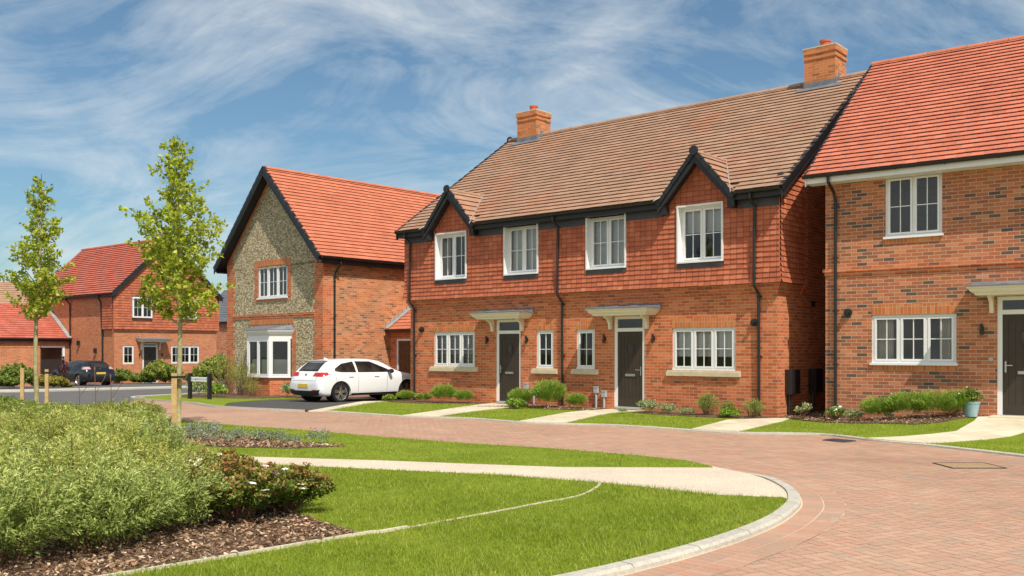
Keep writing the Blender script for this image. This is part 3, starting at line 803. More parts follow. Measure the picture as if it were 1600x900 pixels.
# lead valleys of the small gables
for (xc, hw) in gab:
    for sgn in (-1, 1):
        hw2 = 1.03; zf = 6.30 - GS * hw2
        p0 = Vector((xc + sgn * (hw2 + .0), (zf - 5.22) / SL - .4 - .05, zf + .05)); p1 = Vector((xc, (6.3 - 5.22) / SL - .4, 6.33))
        va = MB(); va.tube([p0, p1], .013, 6); va.build('valley_lead', M['lead_pale'], rf)
for (x0, x1, zt_) in ((.2, 1.05, 9.70), (10.48, 11.34, 9.76)):
    ch = chimney(D, x0, x1, 4.6, 5.36, 8.2, zt_)
    l = MB(); zf = 5.22 + SL * 5.0
    Y0 = 4.6; z0 = 5.22 + SL * (Y0 + .4)
    l.face([(x0 - .02, Y0 - .012, z0 + .02), (x1 + .02, Y0 - .012, z0 + .02), (x1 + .02, Y0 - .012, z0 + .17), (x0 - .02, Y0 - .012, z0 + .17)])
    l.face([(x0 - .2, Y0 - .17, z0 - .17 * SL + .045), (x1 + .2, Y0 - .17, z0 - .17 * SL + .045), (x1 + .2, Y0 - .0, z0 + .045), (x0 - .2, Y0 - .0, z0 + .045)])
    for k in range(2):
        l.box(x1, x1 + .012, Y0 + k * .2, Y0 + .2 + k * .2, z0 + SL * .2 * k, z0 + SL * .2 * k + .24); l.box(x0 - .012, x0, Y0 + k * .2, Y0 + .2 + k * .2, z0 + SL * .2 * k, z0 + SL * .2 * k + .24)
    l.build('lead_flashing', M['lead'], ch)

# ------------------------------------------------------------------ RIGHT-HAND HOUSE (frame R)
loc, rz = frame((6.918, 20.817), (.7977, -.6030), 0)
H = empty('detached_house', loc, rz, 'brick house at the right edge with red roof, white fascia and blue flowerpot', 'house')
W2 = 9.0; hz2 = 5.38; ry = 4.6; rzt = 9.05; SR = (rzt - hz2) / (ry + .4)
gfR = [(.99, 2.67, 1.28, 2.31), (3.42, 4.44, .2, 2.62), (5.6, 7.3, 1.28, 2.31)]; ufR = [(1.27, 2.40, 3.95, 5.24), (5.7, 6.85, 3.95, 5.24)]
w = MB(); wall_grid(w, 0, W2, -.5, 5.35, gfR + ufR, 0, .1)
for x in (0, W2):
    pts = [(x, 0, -.5), (x, 9.2, -.5), (x, 9.2, 5.35), (x, ry, rzt - .17), (x, 0, hz2 + SR * .4 - .17)]
    w.face(pts if x else pts[::-1])
w.face([(W2, 9.2, -.5), (0, 9.2, -.5), (0, 9.2, 5.35), (W2, 9.2, 5.35)])
w.build('wall', M['brick_multi'], H)
q = MB(); q.box(-.025, W2 + .025, -.025, -.001, 3.19, 3.265); q.box(-.05, W2 + .05, -.05, -.001, 3.268, 3.343); q.box(-.025, -.001, -.025, 2, 3.19, 3.265); q.box(-.05, -.001, -.05, 2, 3.268, 3.343)
m_ = MB(); m_.box(.05, W2 - .05, 1.9, 1.95, 0, 5.2); m_.box(.05, W2 - .05, .12, 1.9, 2.85, 2.92); m_.build('interior_wall', M['interior'], H)
q.build('brick_band', M['brick_red'], H)
window(H, *gfR[0], 3, sill='brick', lintel=.225, curtain=True); window(H, *gfR[2], 3, sill='brick', lintel=.225)
for o in ufR:
    wd = window(H, *o, 2, sill='brick', curtain=o[0] > 3)
d_ = door_set(H, 3.42, 4.44, .25, 2.62, 2.27, 3.51, 4.35, -1)
canopy(H, 2.98, 4.88, 2.64, bx=[3.33, 4.53], depth=.66)
wall_lamp(H, 3.15, 1.98); flue(H, .5, 2.38)
m_ = MB(); m_.lathe([(0, -.03), (.04, -.03), (.045, 0), (0, 0)], (3.31, 0, 1.38), 12, 'y'); m_.build('door_bell', M['meter_grey'], H)
m_ = MB(); m_.box(.78, .995, -.006, .01, .27, .335); m_.build('air_brick', M['terracotta'], H)
ng = 30; Hs = math.hypot(ry + .4, rzt - hz2); gs = Hs / ng; S_ = Vector((0, (ry + .4) / Hs, (rzt - hz2) / Hs)); Nn = Vector((0, -S_.z, S_.y))
t = MB(); tiles(t, (0, -.4, hz2), (1, 0, 0), S_, Nn, ng, gs, .033, lambda i: [(-.32, W2 + .3)], tw=.25, gap=.004, jit=.003)
t.face([(-.32, -.4, hz2 - e), (W2 + .3, -.4, hz2 - e), (W2 + .3, ry, rzt - e), (-.32, ry, rzt - e)], r=0)
t.face([(-.32, ry, rzt), (W2 + .3, ry, rzt), (W2 + .3, 9.6, hz2), (-.32, 9.6, hz2)])
rf = t.build('roof', M['tile_red'], H)
ridge_run(rf, (-.32, ry, rzt + .01), (W2 + .3, ry, rzt + .01), M['tile_orange'], .12)
v = MB(); verge_strip(v, (-.34, -.42, hz2 - .03), (-.34, ry, rzt), (-1, 0, 0), .05, .05); verge_strip(v, (-.34, 9.6, hz2 - .03), (-.34, ry, rzt), (-1, 0, 0), .05, .05); v.build('dry_verge', M['black'], rf)
v = MB(); v.box(-.3, W2 + .3, -.37, -.345, 5.2, 5.35); v.box(-.3, W2 + .3, -.345, 0, 5.2, 5.215); v.build('fascia', M['upvc'], H)
v = MB(); barge(v, (-.32, -.4, 5.34), (-.32, ry, rzt - .05), (1, 0, 0), .2); v.build('bargeboard', M['upvc'], H)
gutter(H, (-.36, -.435, 5.37), (W2 + .3, -.435, 5.37))
downpipe(H, [(.2, -.435, 5.3), (.2, -.435, 5.2), (.22, -.1, 5.0), (.24, -.06, 4.8), (.24, -.07, -.05)])

# ------------------------------------------------------------------ FLINT HOUSE (frame F)
loc, rz = frame((-11.112, 36.811), (.730, -.683), 0)
F = empty('flint_fronted_house', loc, rz, 'house with flint cobble gable, bay window and bright orange-red roof beside the white car', 'house')
WF, EF, RF_ = 6.31, 4.78, 8.25; DF = 10.; SFp = (RF_ - EF) / (WF / 2 + .3)
win = (2.19, 4.15, 3.49, 4.68)
bay = (1.9, 4.4, .0, 2.2)
w = MB(); wall_grid(w, .48, WF - .48, -.6, 4.6, [win, (1.9, 4.4, .55, 2.3)], 0, .12)
w.build('flint_panel', M['flint'], F)
w = MB()
zt0 = lambda x: EF + SFp * (min(x, WF - x) + .3) - .16
w.face([(.48, 0, 4.6), (WF - .48, 0, 4.6), (WF - .48, 0, zt0(.48) ), (WF / 2, 0, zt0(WF / 2)), (.48, 0, zt0(.48))])
w.build('flint_gable', M['flint'], F)
w = MB()
for (a, c) in ((0, .48), (WF - .48, WF)):
    w.box(a, c, -.006, .1, -.6, 4.6)
# toothed quoins
for i in range(26):
    if i % 2: w.box(.48, .59, -.006, .1, -.05 + i * .18, .12 + i * .18); w.box(WF - .59, WF - .48, -.006, .1, -.05 + i * .18, .12 + i * .18)
w.box(.48, WF - .48, -.022, .05, 2.74, 2.82); w.box(.48, WF - .48, -.036, .05, 2.825, 2.90)
for (P, Q) in (((0, 0), (WF / 2, 1)), ((WF, 0), (WF / 2, 1))):
    x0, x1 = P[0], Q[0]; s = 1 if x1 > x0 else -1
    w.prism([(x0, -.006, 4.6), (x0 + s * .48, -.006, 4.6), (x0 + s * .48, -.006, zt0(.48) - .19), (x1, -.006, zt0(WF / 2) - .19), (x1, -.006, zt0(WF / 2)), (x0, -.006, zt0(0))], (0, .1, 0))
# brick dressings round the upper window
w.box(win[0] - .22, win[0], -.008, .1, win[2] - .12, win[3] + .22); w.box(win[1], win[1] + .22, -.008, .1, win[2] - .12, win[3] + .22)
w.box(4.45, 4.68, -.008, .1, -.05, 2.3)
w.build('brick_dressing', M['brick_red'], F)
w = MB()
pts = [(WF, .0, -.6), (WF, DF, -.6), (WF, DF, 4.75), (WF, 0, 4.75)]; w.face(pts)
w.face([(0, DF, -.6), (0, 0, -.6), (0, 0, 4.75), (0, DF, 4.75)])
w.face([(WF, DF, -.6), (0, DF, -.6), (0, DF, 4.75), (WF / 2, DF, RF_ - .16), (WF, DF, 4.75)])
w.build('side_wall', M['brick_light'], F)
q = MB(); q.box(WF + .0, WF + .006, 0, .34, -.5, 4.75); q.build('corner_brickwork', M['brick_red'], F)
s_ = MB(); s_.box(win[0] - .001, win[1] + .001, -.012, .04, win[3], win[3] + .22); s_.box(win[0] - .001, win[1] + .001, -.012, .02, win[2] - .13, win[2] - .04); s_.build('soldier_course', M['brick_soldier'], F)
window(F, *win, 3, sill='white', blind=(1, .3), y=.03)
# canted bay
BZ0, BZ1 = .62, 1.98
bw = MB(); pl = [(1.86, 0), (2.4, -.54), (3.83, -.54), (4.37, 0)]
bw.prism([(x, y, -.5) for x, y in pl] , (0, 0, BZ0 + .46))
byo = bw.build('bay_wall', M['brick_red'], F)
for (p, q_) in zip(pl, pl[1:]):
    p, q_ = Vector((*p, 0)), Vector((*q_, 0)); L_ = (q_ - p).length; a = math.atan2(q_.y - p.y, q_.x - p.x)
    T = Matrix.Translation(p) @ Matrix.Rotation(a, 4, 'Z')
    window(F, 0.02, L_ - .02, BZ0, BZ1, 2 if L_ > 1 else 1, y=-.02, T=T, bars=False, blind=(.0 if L_ > 1 else .0, .9))
    b2 = MB(T); b2.box(.1, L_ - .1, .09, .1, BZ0 + .1, BZ0 + .62); b2.build('bay_blind', M['blind'], F)
    s_ = MB(T); s_.box(-.03, L_ + .03, -.07, .05, BZ0 - .04, BZ0 - .002); s_.build('bay_sill', M['upvc'], F)
    s_ = MB(T); s_.box(-.03, .035, -.035, .06, BZ0, BZ1); s_.build('bay_mullion', M['upvc'], F)
rings = []
for ins, z in [(-.02, BZ1), (-.02, BZ1 + .12), (-.07, BZ1 + .17), (-.12, BZ1 + .26), (-.13, BZ1 + .30)]:
    rings.append([(1.86 + ins * 1.5, 0, z), (2.4 + ins * .5, -.54 + ins, z), (3.83 - ins * .5, -.54 + ins, z), (4.37 - ins * 1.5, 0, z)])
c_ = MB()
for A, B in zip(rings, rings[1:]):
    for k in range(3): c_.face([A[k], A[k + 1], B[k + 1], B[k]])
c_.face(rings[0][::-1]); c_.face(rings[-1]); cc = c_.build('bay_cornice', M['upvc'], F)
c_ = MB(); A = [(p[0], p[1], BZ1 + .302) for p in rings[-1]]; B = [(p[0], p[1], BZ1 + .33) for p in rings[-1]]; C_ = [(1.9, -.0, BZ1 + .5), (2.45, -.3, BZ1 + .42), (3.78, -.3, BZ1 + .42), (4.33, -.0, BZ1 + .5)]
for P, Q in ((A, B), (B, C_)):
    for k in range(3): c_.face([P[k], P[k + 1], Q[k + 1], Q[k]])
c_.face(C_); c_.face(A[::-1]); c_.build('bay_lead_roof', M['lead'], cc)
s_ = MB(); s_.box(1.7, 4.56, -.012, .05, 2.52, 2.735); s_.build('bay_lintel', M['brick_soldier'], F)
# roof
ng = 25; hx = WF / 2 + .3; Hs = math.hypot(hx, RF_ - EF); gs = Hs / ng
t = MB()
for sgn in (1, -1):
    S_ = Vector((-sgn * hx / Hs, 0, (RF_ - EF) / Hs)); Nn = Vector((sgn * (RF_ - EF) / Hs, 0, hx / Hs))
    x0 = WF / 2 + sgn * hx
    if sgn > 0: tiles(t, (x0, 0, EF), (0, 1, 0), S_, Nn, ng, gs, .034, lambda i: [(-.40, DF + .3)], tw=.3, gap=.004, jit=.004)
    pts = [(x0, -.40, EF - e), (x0, DF + .3, EF - e), (WF / 2, DF + .3, RF_ - e), (WF / 2, -.40, RF_ - e)]
    t.face(pts, r=0)
rf = t.build('roof', M['tile_orange'], F)
ridge_run(rf, (WF / 2, -.3, RF_ + .01), (WF / 2, DF + .3, RF_ + .01), M['tile_orange'], .12)
v = MB()
for sgn in (1, -1): verge_strip(v, (WF / 2 + sgn * (hx + .02), -.42, EF - .03), (WF / 2, -.42, RF_), (0, -1, 0), .10, .1)
v.build('dry_verge', M['black'], rf)
v = MB()
for sgn in (1, -1):
    P0 = Vector((WF / 2 + sgn * hx, -.41, EF - .04)); P1 = Vector((WF / 2, -.41, RF_ - .05))
    v.prism([P0, P0 - Vector((0, 0, .22)), P1 - Vector((0, 0, .26)), P1], (0, .03, 0))
    v.face([P0 - Vector((0, 0, .12)), P1 - Vector((0, 0, .12)), P1 + Vector((0, .41, -.12)), P0 + Vector((0, .41, -.12))])
    x_ = WF / 2 + sgn * hx; v.box(min(x_, x_ - sgn * .02), max(x_, x_ - sgn * .02), -.3, DF, EF - .2, EF - .02); v.box(min(x_, WF / 2 + sgn * WF / 2), max(x_, WF / 2 + sgn * WF / 2), -.3, DF, EF - .215, EF - .201)
v.build('bargeboard', M['bargeboard'], F)
gutter(F, (WF + .36, -.3, EF - .02), (WF + .36, DF, EF - .02))
downpipe(F, [(WF + .36, .5, EF - .09), (WF + .36, .5, EF - .2), (WF + .1, .46, EF - .5), (WF + .06, .44, EF - .6), (WF + .06, .44, -.15)])
# link outhouse between the two houses, with red lean-to roof and brown boarded door
loc2 = (0, 0, 0)
K = empty('link_store', F.location[:], rz, 'low brick store with red lean-to roof and brown boarded door behind the white car', 'store')
w = MB(); yk = 2.95
w.box(WF + .01, WF + .02 + 3.4, yk, yk + .1, -.5, 2.15) if False else None
wall_grid(w, WF + .012, WF + 3.6, -.5, 2.25, [(WF + .42, WF + 1.32, -.1, 1.98)], yk, .1)
w.build('wall', M['brick_red'], K)
fr = MB(); x0, x1 = WF + .42, WF + 1.32; fr.box(x0, x0 + .07, yk - .02, yk + .08, -.1, 1.98); fr.box(x1 - .07, x1, yk - .02, yk + .08, -.1, 1.98); fr.box(x0 + .07, x1 - .07, yk - .02, yk + .08, 1.91, 1.98)
dr = MB(); k = 7; ww = (x1 - x0 - .14) / k
for i in range(k): dr.box(x0 + .07 + i * ww + .006, x0 + .07 + (i + 1) * ww - .006, yk + .02, yk + .05, -.08, 1.91)
dr.box(x0 + .07, x1 - .07, yk + .05, yk + .06, -.08, 1.91)
m_ = plain('brown_boards', (.13, .06, .03), .6, .3, var=.3, sc=12)
dro = dr.build('door', m_, K); fr.build('door_frame', M['upvc'], dro)
t = MB(); Hs = 1.9; tiles(t, (0, yk - .25, 2.32), (1, 0, 0), (0, .83, .557), (0, -.557, .83), 8, .22, .024, lambda i: [(WF + .02, WF + 3.5)], tw=.3)
t.face([(WF + .02, yk - .25, 2.29), (WF + 3.5, yk - .25, 2.29), (WF + 3.5, yk + 1.25, 3.30), (WF + .02, yk + 1.25, 3.30)], r=0)
rfo = t.build('roof', M['tile_orange'], K)
l = MB(); 
for i in range(7):
    y_ = yk - .2 + i * .2; z_ = 2.36 + i * .134
    l.box(WF + .008, WF + .03, y_, y_ + .2, z_, z_ + .2)
l.prism([(WF + .03, yk - .25, 2.36), (WF + .2, yk - .25, 2.36), (WF + .2, yk - .25, 2.375), (WF + .03, yk - .25, 2.375)], (0, 1.45, .97))
l.build('lead_flashing', M['lead_pale'], rfo)
gutter(K, (WF + .1, yk - .3, 2.3), (WF + 3.5, yk - .3, 2.3))

# ------------------------------------------------------------------ FAR LEFT HOUSE (frame L)
loc, rz = frame((-24.53, 58.13), (.634, .773), 0)
Lh = empty('far_gabled_house', loc, rz, 'far house with tile-hung front gable and pinkish red roof seen between the two young trees', 'house')
WL, EL, RL, DL = 7.2, 5.1, 8.85, 11.; g0 = -.7; hx = WL / 2 + .3; SLp = (RL - EL) / hx
opsL = [(.58, 1.3, .72, 1.87), (3.87, 5.89, .72, 1.86), (1.88, 2.93, -.1 - .42, 2.03), (1.13, 2.46, 3.62, 4.92), (4.35, 5.61, 3.62, 4.85)]
w = MB(); wall_grid(w, 0, WL, g0 - .4, EL, opsL, 0, .1)
zt0 = lambda x: EL + SLp * (min(x, WL - x) + .3) - .16
w.face([(0, 0, EL), (WL, 0, EL), (WL, 0, zt0(0)), (WL / 2, 0, zt0(WL / 2)), (0, 0, zt0(0))])
w.face([(0, DL, g0 - .4), (0, 0, g0 - .4), (0, 0, EL), (0, DL, EL)]); w.face([(WL, 0, g0 - .4), (WL, DL, g0 - .4), (WL, DL, EL), (WL, 0, EL)])
w.face([(WL, DL, g0 - .4), (0, DL, g0 - .4), (0, DL, EL), (WL / 2, DL, RL - .16), (WL, DL, EL)])
w.box(-.05, WL + .05, -.05, .001, 2.75, 2.9)
w.build('wall', M['brick_far'], Lh)
t = MB(); g = .16; i = 0; z = 2.9
while z < RL - .3:
    lo, hi = -.12, WL + .12
    hw_ = (RL - z - .3) / SLp
    if z > EL - .1: lo, hi = max(lo, WL / 2 - hw_), min(hi, WL / 2 + hw_)
    tiles(t, (0, -.13, z), (1, 0, 0), (0, 0, 1), (0, -1, 0), 1, g, .03, lambda _: cut(lo, hi, z + .08, opsL[3:]), tw=.2)
    if z < EL: tiles(t, (-.13, 0, z), (0, 1, 0), (0, 0, 1), (-1, 0, 0), 1, g, .03, lambda _: [(-.1, 1.2)], tw=.2)
    z += g
cl = t.build('tile_cladding', M['tile_hung'], Lh)
for o, n_ in zip(opsL, (1, 3, 0, 2, 2)):
    if not n_: continue
    up = o[2] > 3
    window(Lh, *o, n_, y=-.16 if up else .03, sill='none', mat='upvc')
dd = door_set(Lh, 1.88, 2.93, -.5, 2.03, 1.79, 1.98, 2.83, 1)
canopy(Lh, 1.45, 3.45, 2.1, bx=[1.78, 3.02], depth=.8, h=.16, bl=.5)
wall_lamp(Lh, 1.65, 1.3); wall_lamp(Lh, 3.2, 1.3)
ng = 24; Hs = math.hypot(hx, RL - EL); gs = Hs / ng; t = MB()
for sgn in (1, -1):
    S_ = Vector((-sgn * hx / Hs, 0, (RL - EL) / Hs)); Nn = Vector((sgn * (RL - EL) / Hs, 0, hx / Hs)); x0 = WL / 2 + sgn * hx
    tiles(t, (x0, 0, EL), (0, 1, 0), S_, Nn, ng, gs, .05, lambda i: [(-.32, DL + .3)], tw=.4)
    t.face([(x0, -.32, EL - e), (x0, DL + .3, EL - e), (WL / 2, DL + .3, RL - e), (WL / 2, -.32, RL - e)], r=0)
rf = t.build('roof', M['tile_pink'], Lh)
ridge_run(rf, (WL / 2, -.3, RL), (WL / 2, DL + .3, RL), M['tile_pink'], .13)
v = MB()
for sgn in (1, -1):
    verge_strip(v, (WL / 2 + sgn * (hx + .02), -.34, EL - .03), (WL / 2, -.34, RL), (0, -1, 0), .1, .1)
    P0 = Vector((WL / 2 + sgn * hx, -.33, EL - .04)); P1 = Vector((WL / 2, -.33, RL - .05))
    v.prism([P0, P0 - Vector((0, 0, .25)), P1 - Vector((0, 0, .28)), P1], (0, .03, 0))
    v.face([P0 - Vector((0, 0, .1)), P1 - Vector((0, 0, .1)), P1 + Vector((0, .33, -.1)), P0 + Vector((0, .33, -.1))])
    x_ = WL / 2 + sgn * hx; v.box(min(x_, x_ - sgn * .3), max(x_, x_ - sgn * .3), -.3, DL, EL - .2, EL - .04)
v.build('bargeboard', M['bargeboard'], Lh)
gutter(Lh, (-.36, -.3, EL - .02), (-.36, DL, EL - .02), .07)
for yy in (1.3, 5.55): downpipe(Lh, [(-.36, yy, EL - .1), (-.36, yy, EL - .2), (-.08 - (.1 if yy < 2 else 0), yy, EL - .5), (-.06, yy, 2.6), (-.06, yy, g0)], .05)
wl = MB(); wl.box(-.2, -.02, 2.1, 2.2, 1.4, 1.7); wl.box(-.2, -.02, 4.3, 4.4, 1.9, 2.2); wl.build('side_lamp', M['black'], Lh)
# garage beside it
Gr = empty('garage', loc, rz, 'brick garage with red pitched roof and dark up-and-over door behind the black car', 'garage')
GY, GE = 5.65, 2.35
w = MB(); wall_grid(w, -6.2, -.02, g0 - .4, GE, [(-3.55, -.45, g0 - .3, 1.75)], GY, .15)
w.face([(-6.2, GY, g0 - .4), (-6.2, GY + 6.4, g0 - .4), (-6.2, GY + 6.4, GE), (-6.2, GY + 3.2, GE + 2.1), (-6.2, GY, GE)]); w.build('wall', M['brick_far'], Gr)
d = MB()
for i in range(14): d.box(-3.5, -.5, GY + .1, GY + .13, g0 - .25 + i * .14, g0 - .25 + i * .14 + .132)
dg = d.build('garage_door', M['garage_door'], Gr)
d = MB(); d.box(-3.63, -3.5, GY - .03, GY + .1, g0 - .3, 1.85); d.box(-.5, -.37, GY - .03, GY + .1, g0 - .3, 1.85); d.box(-3.5, -.5, GY - .03, GY + .1, 1.75, 1.85); d.build('door_frame', M['upvc'], dg)
t = MB(); Hs = math.hypot(3.5, 2.3); S_ = Vector((0, 3.5 / Hs, 2.3 / Hs)); Nn = Vector((0, -S_.z, S_.y))
tiles(t, (0, GY - .3, GE), (1, 0, 0), S_, Nn, 16, Hs / 16, .03, lambda i: [(-6.45, -.03)], tw=.33)
t.face([(-6.45, GY - .3, GE - e), (-.03, GY - .3, GE - e), (-.03, GY + 3.2, GE + 2.3 - e), (-6.45, GY + 3.2, GE + 2.3 - e)], r=0)
t.face([(-6.45, GY + 3.2, GE + 2.3), (-.03, GY + 3.2, GE + 2.3), (-.03, GY + 6.7, GE), (-6.45, GY + 6.7, GE)])
rf = t.build('roof', M['tile_pink'], Gr)
v = MB(); v.prism([(-.03, GY - .3, GE + .05), (-.3, GY - .3, GE + .05), (-.3, GY - .3, GE + .07), (-.03, GY - .3, GE + .07)], (0, 3.5, 2.3)); v.build('lead_flashing', M['lead_pale'], rf)
v = MB(); verge_strip(v, (-6.47, GY - .32, GE - .02), (-6.47, GY + 3.2, GE + 2.3), (-1, 0, 0), .1, .14); v.build('dry_verge', M['black'], rf)
v = MB(); v.box(-6.4, -.03, GY - .28, GY - .25, GE - .2, GE - .02); v.build('fascia', M['bargeboard'], Gr)
gutter(Gr, (-6.4, GY - .33, GE - .03), (-.05, GY - .33, GE - .03), .07)
# tall brick garden wall in front of the garage
def simple_pts(px, Y): return ((px - 800) / 1474 * Y, Y)
a_ = Vector((*simple_pts(62, 50), 0)); b_ = Vector((*simple_pts(-110, 49), 0))
gw = MB(); dv = (b_ - a_).normalized(); nv = Vector((-dv.y, dv.x, 0)); 
if nv.y < 0: nv = -nv
z0, z1 = -.9, 1.72
gw.prism([a_ + Vector((0, 0, z0)), b_ + Vector((0, 0, z0)), b_ + nv * .22 + Vector((0, 0, z0)), a_ + nv * .22 + Vector((0, 0, z0))], (0, 0, z1 - z0))
gwo = gw.build('garden_wall', M['brick_far'], None, 'tall plain brick garden wall at the left edge in front of the garage', 'wall')
cp = MB(); q0 = Vector((0, 0, z1)); cp.prism([a_ - nv * .02 - dv * .02 + q0, b_ - nv * .02 + q0, b_ + nv * .24 + q0, a_ + nv * .24 - dv * .02 + q0], (0, 0, .075)); cp.build('coping', M['brick_soldier'], gwo)
# brown roofed house far behind at the left edge
def far_house(name, o, u, W, Dp, ev, rg, zb, roofm, wallm, label, tw=.5, rows=18):
    l_, r_ = frame(o, u, zb); E_ = empty(name, l_, r_, label, 'house')
    w = MB(); w.face([(0, 0, -1), (W, 0, -1), (W, 0, ev), (0, 0, ev)]); w.face([(W, Dp, -1), (0, Dp, -1), (0, Dp, ev), (W, Dp, ev)])
    for x in (0, W): w.face([(x, 0, -1), (x, Dp, -1), (x, Dp, ev), (x, Dp / 2, rg - .1), (x, 0, ev)])
    w.build('wall', wallm, E_)
    t = MB(); hy = Dp / 2 + .3; Hs = math.hypot(hy, rg - ev); S_ = Vector((0, hy / Hs, (rg - ev) / Hs)); Nn = Vector((0, -S_.z, S_.y))
    tiles(t, (0, -.3, ev), (1, 0, 0), S_, Nn, rows, Hs / rows, .04, lambda i: [(-.3, W + .3)], tw=tw)
    t.face([(-.3, -.3, ev - .04), (W + .3, -.3, ev - .04), (W + .3, Dp / 2, rg - .04), (-.3, Dp / 2, rg - .04)], r=0)
    t.face([(-.3, Dp / 2, rg), (W + .3, Dp / 2, rg), (W + .3, Dp + .3, ev), (-.3, Dp + .3, ev)])
    ro = t.build('roof', roofm, E_)
    ridge_run(ro, (-.3, Dp / 2, rg), (W + .3, Dp / 2, rg), roofm, .13)
    gutter(E_, (-.3, -.37, ev - .02), (W + .3, -.37, ev - .02), .07)
    return E_
far_house('terraced_house', (-55, 82), (.95, .30), 15.5, 9, 5.2, 9.0, -1.0, M['tile_brown'], M['brick_far'], 'distant brick house with plain brown roof behind the garage at the left edge')
far_house('grey_roofed_house', (-29.2, 88), (.93, -.36), 9, 8, 5.2, 8.4, -1.0, M['tile_grey'], M['brick_multi'], 'distant brick house with slate grey roof in the gap left of the flint house')
# timber fence in the gap
fn = empty('timber_fence', (-25.2, 78, hz(-25, 78)), -.3, 'pale vertical board fence in the gap left of the flint house', 'fence')
m_ = MB()
for i in range(60): m_.box(i * .12 - 1.6, i * .12 + .112 - 1.6, 0, .02, -.1, 1.95)
m_.box(-1.6, 5.5, .03, .07, .3, .4); m_.box(-1.6, 5.5, .03, .07, 1.5, 1.6); m_.build('boards', M['fence'], fn)
for i in range(4):
    m_ = MB(); m_.box(-1.6 + i * 2.2, -1.5 + i * 2.2, .07, .17, -.2, 2.0); m_.build('post', M['fence'], fn)
# ------------------------------------------------------------------ ground
def sheet(name, poly, mat, dz, hf=hz, cell=1.0, skirt=.15, **kw):
    bm = bmesh.new()
    vs = [bm.verts.new((p[0], p[1], 0)) for p in poly]
    bm.faces.new(vs); bm.normal_update()
    xs = [p[0] for p in poly]; ys = [p[1] for p in poly]
    def cuts(lo, hi): 
        n = int((hi - lo) / cell); return [lo + cell * (i + 1) for i in range(n)]
    for ax, (lo, hi) in ((0, (min(xs), max(xs))), (1, (min(ys), max(ys)))):
        no = (1, 0, 0) if ax == 0 else (0, 1, 0)
        for c in cuts(lo, hi):
            co = (c, 0, 0) if ax == 0 else (0, c, 0)
            bmesh.ops.bisect_plane(bm, geom=bm.verts[:] + bm.edges[:] + bm.faces[:], plane_co=co, plane_no=no, dist=1e-5)
    bmesh.ops.triangulate(bm, faces=bm.faces[:])
    for f in bm.faces:
        if f.normal.z < 0: f.normal_flip()
    for v in bm.verts: v.co.z = hf(v.co.x, v.co.y) + dz
    be = [e for e in bm.edges if len(e.link_faces) == 1]
    r = bmesh.ops.extrude_edge_only(bm, edges=be)
    for v in [g for g in r['geom'] if isinstance(g, bmesh.types.BMVert)]: v.co.z -= skirt
    me = bpy.data.meshes.new(name); bm.to_mesh(me); bm.free()
    me.materials.append(mat)
    o = bpy.data.objects.new(name, me); COL.objects.link(o)
    return tag(o, kw.get('label'), kw.get('cat'), None, 'structure')

def ribbon(pts, w0, w1, z=0., seg=None):
    """strip between offsets w0..w1 to the left of the path"""
    P = [Vector((p[0], p[1], 0)) for p in pts]; L, Rr = [], []
    for i, p in enumerate(P):
        t = (P[min(i + 1, len(P) - 1)] - P[max(i - 1, 0)]).normalized(); n = Vector((-t.y, t.x, 0))
        L.append(p + n * w0); Rr.append(p + n * w1)
    return L, Rr
def resample(pts, step):
    P = [Vector((p[0], p[1])) for p in pts]; Q = []
    # catmull-rom
    for i in range(len(P) - 1):
        p0, p1, p2, p3 = P[max(i - 1, 0)], P[i], P[i + 1], P[min(i + 2, len(P) - 1)]
        for k in range(8):
            t = k / 8
            Q.append(.5 * ((2 * p1) + (p2 - p0) * t + (2 * p0 - 5 * p1 + 4 * p2 - p3) * t * t + (3 * p1 - p0 - 3 * p2 + p3) * t ** 3))
    Q.append(P[-1]); out = [Q[0]]; acc = 0
    for a, b in zip(Q, Q[1:]):
        d = (b - a).length
        while acc + d >= step:
            a = a + (b - a) * ((step - acc) / d); out.append(a.copy()); d = (b - a).length; acc = 0
        acc += d
    if (out[-1] - Q[-1]).length > step * .3: out.append(Q[-1])
    return [tuple(p) for p in out]

# one big sheet of ground out to the horizon
gx = sorted(set([-400, -200, -120, -80, -60, -50] + list(range(-45, 31, 5)) + [40, 60, 90, 140, 220, 400]))
gy = sorted(set([-60, -20, 0, 10, 20, 28] + list(range(32, 113, 6)) + [140, 200, 400]))
V = np.array([[x, y, hz(x, y) - .06] for y in gy for x in gx], float); nx = len(gx)
Fq = np.array([[j * nx + i, j * nx + i + 1, (j + 1) * nx + i + 1, (j + 1) * nx + i] for j in range(len(gy) - 1) for i in range(nx - 1)])
raw_mesh('ground', V, Fq, M['field'], kind='structure')

# block paving: herringbone blocks laid as one sheet
bx = MB()
th = math.atan2(.904, -.427) ; ca, sa = math.cos(th), math.sin(th)
quads = []; rn = []
W_, gp = .10, .0025
for i in range(-260, 260):
    for j in range(-260, 260):
        k = (i - j) % 4
        if k == 0: a, b, c, d = i, j, i + 2, j + 1
        elif k == 3: a, b, c, d = i, j, i + 1, j + 2
        else: continue
        cx, cy = (a + c) / 2 * W_, (b + d) / 2 * W_
        X, Y = cx * ca - cy * sa + 1., cx * sa + cy * ca + 15.
        if not (2.5 < Y < 33 and -.60 * Y - 1 < X < .58 * Y + 1.5): continue
        if Y > 26.5 and X > -1: continue
        if X < 1.0 and 7.2 < Y < 12: continue
        quads.append((a * W_ + gp, b * W_ + gp, c * W_ - gp, d * W_ - gp)); rn.append(1)
Q = np.array(quads); n = len(Q)
cx = np.stack([Q[:, 0], Q[:, 2], Q[:, 2], Q[:, 0]], 1); cy = np.stack([Q[:, 1], Q[:, 1], Q[:, 3], Q[:, 3]], 1)
X = cx * ca - cy * sa + 1.; Y = cx * sa + cy * ca + 15.
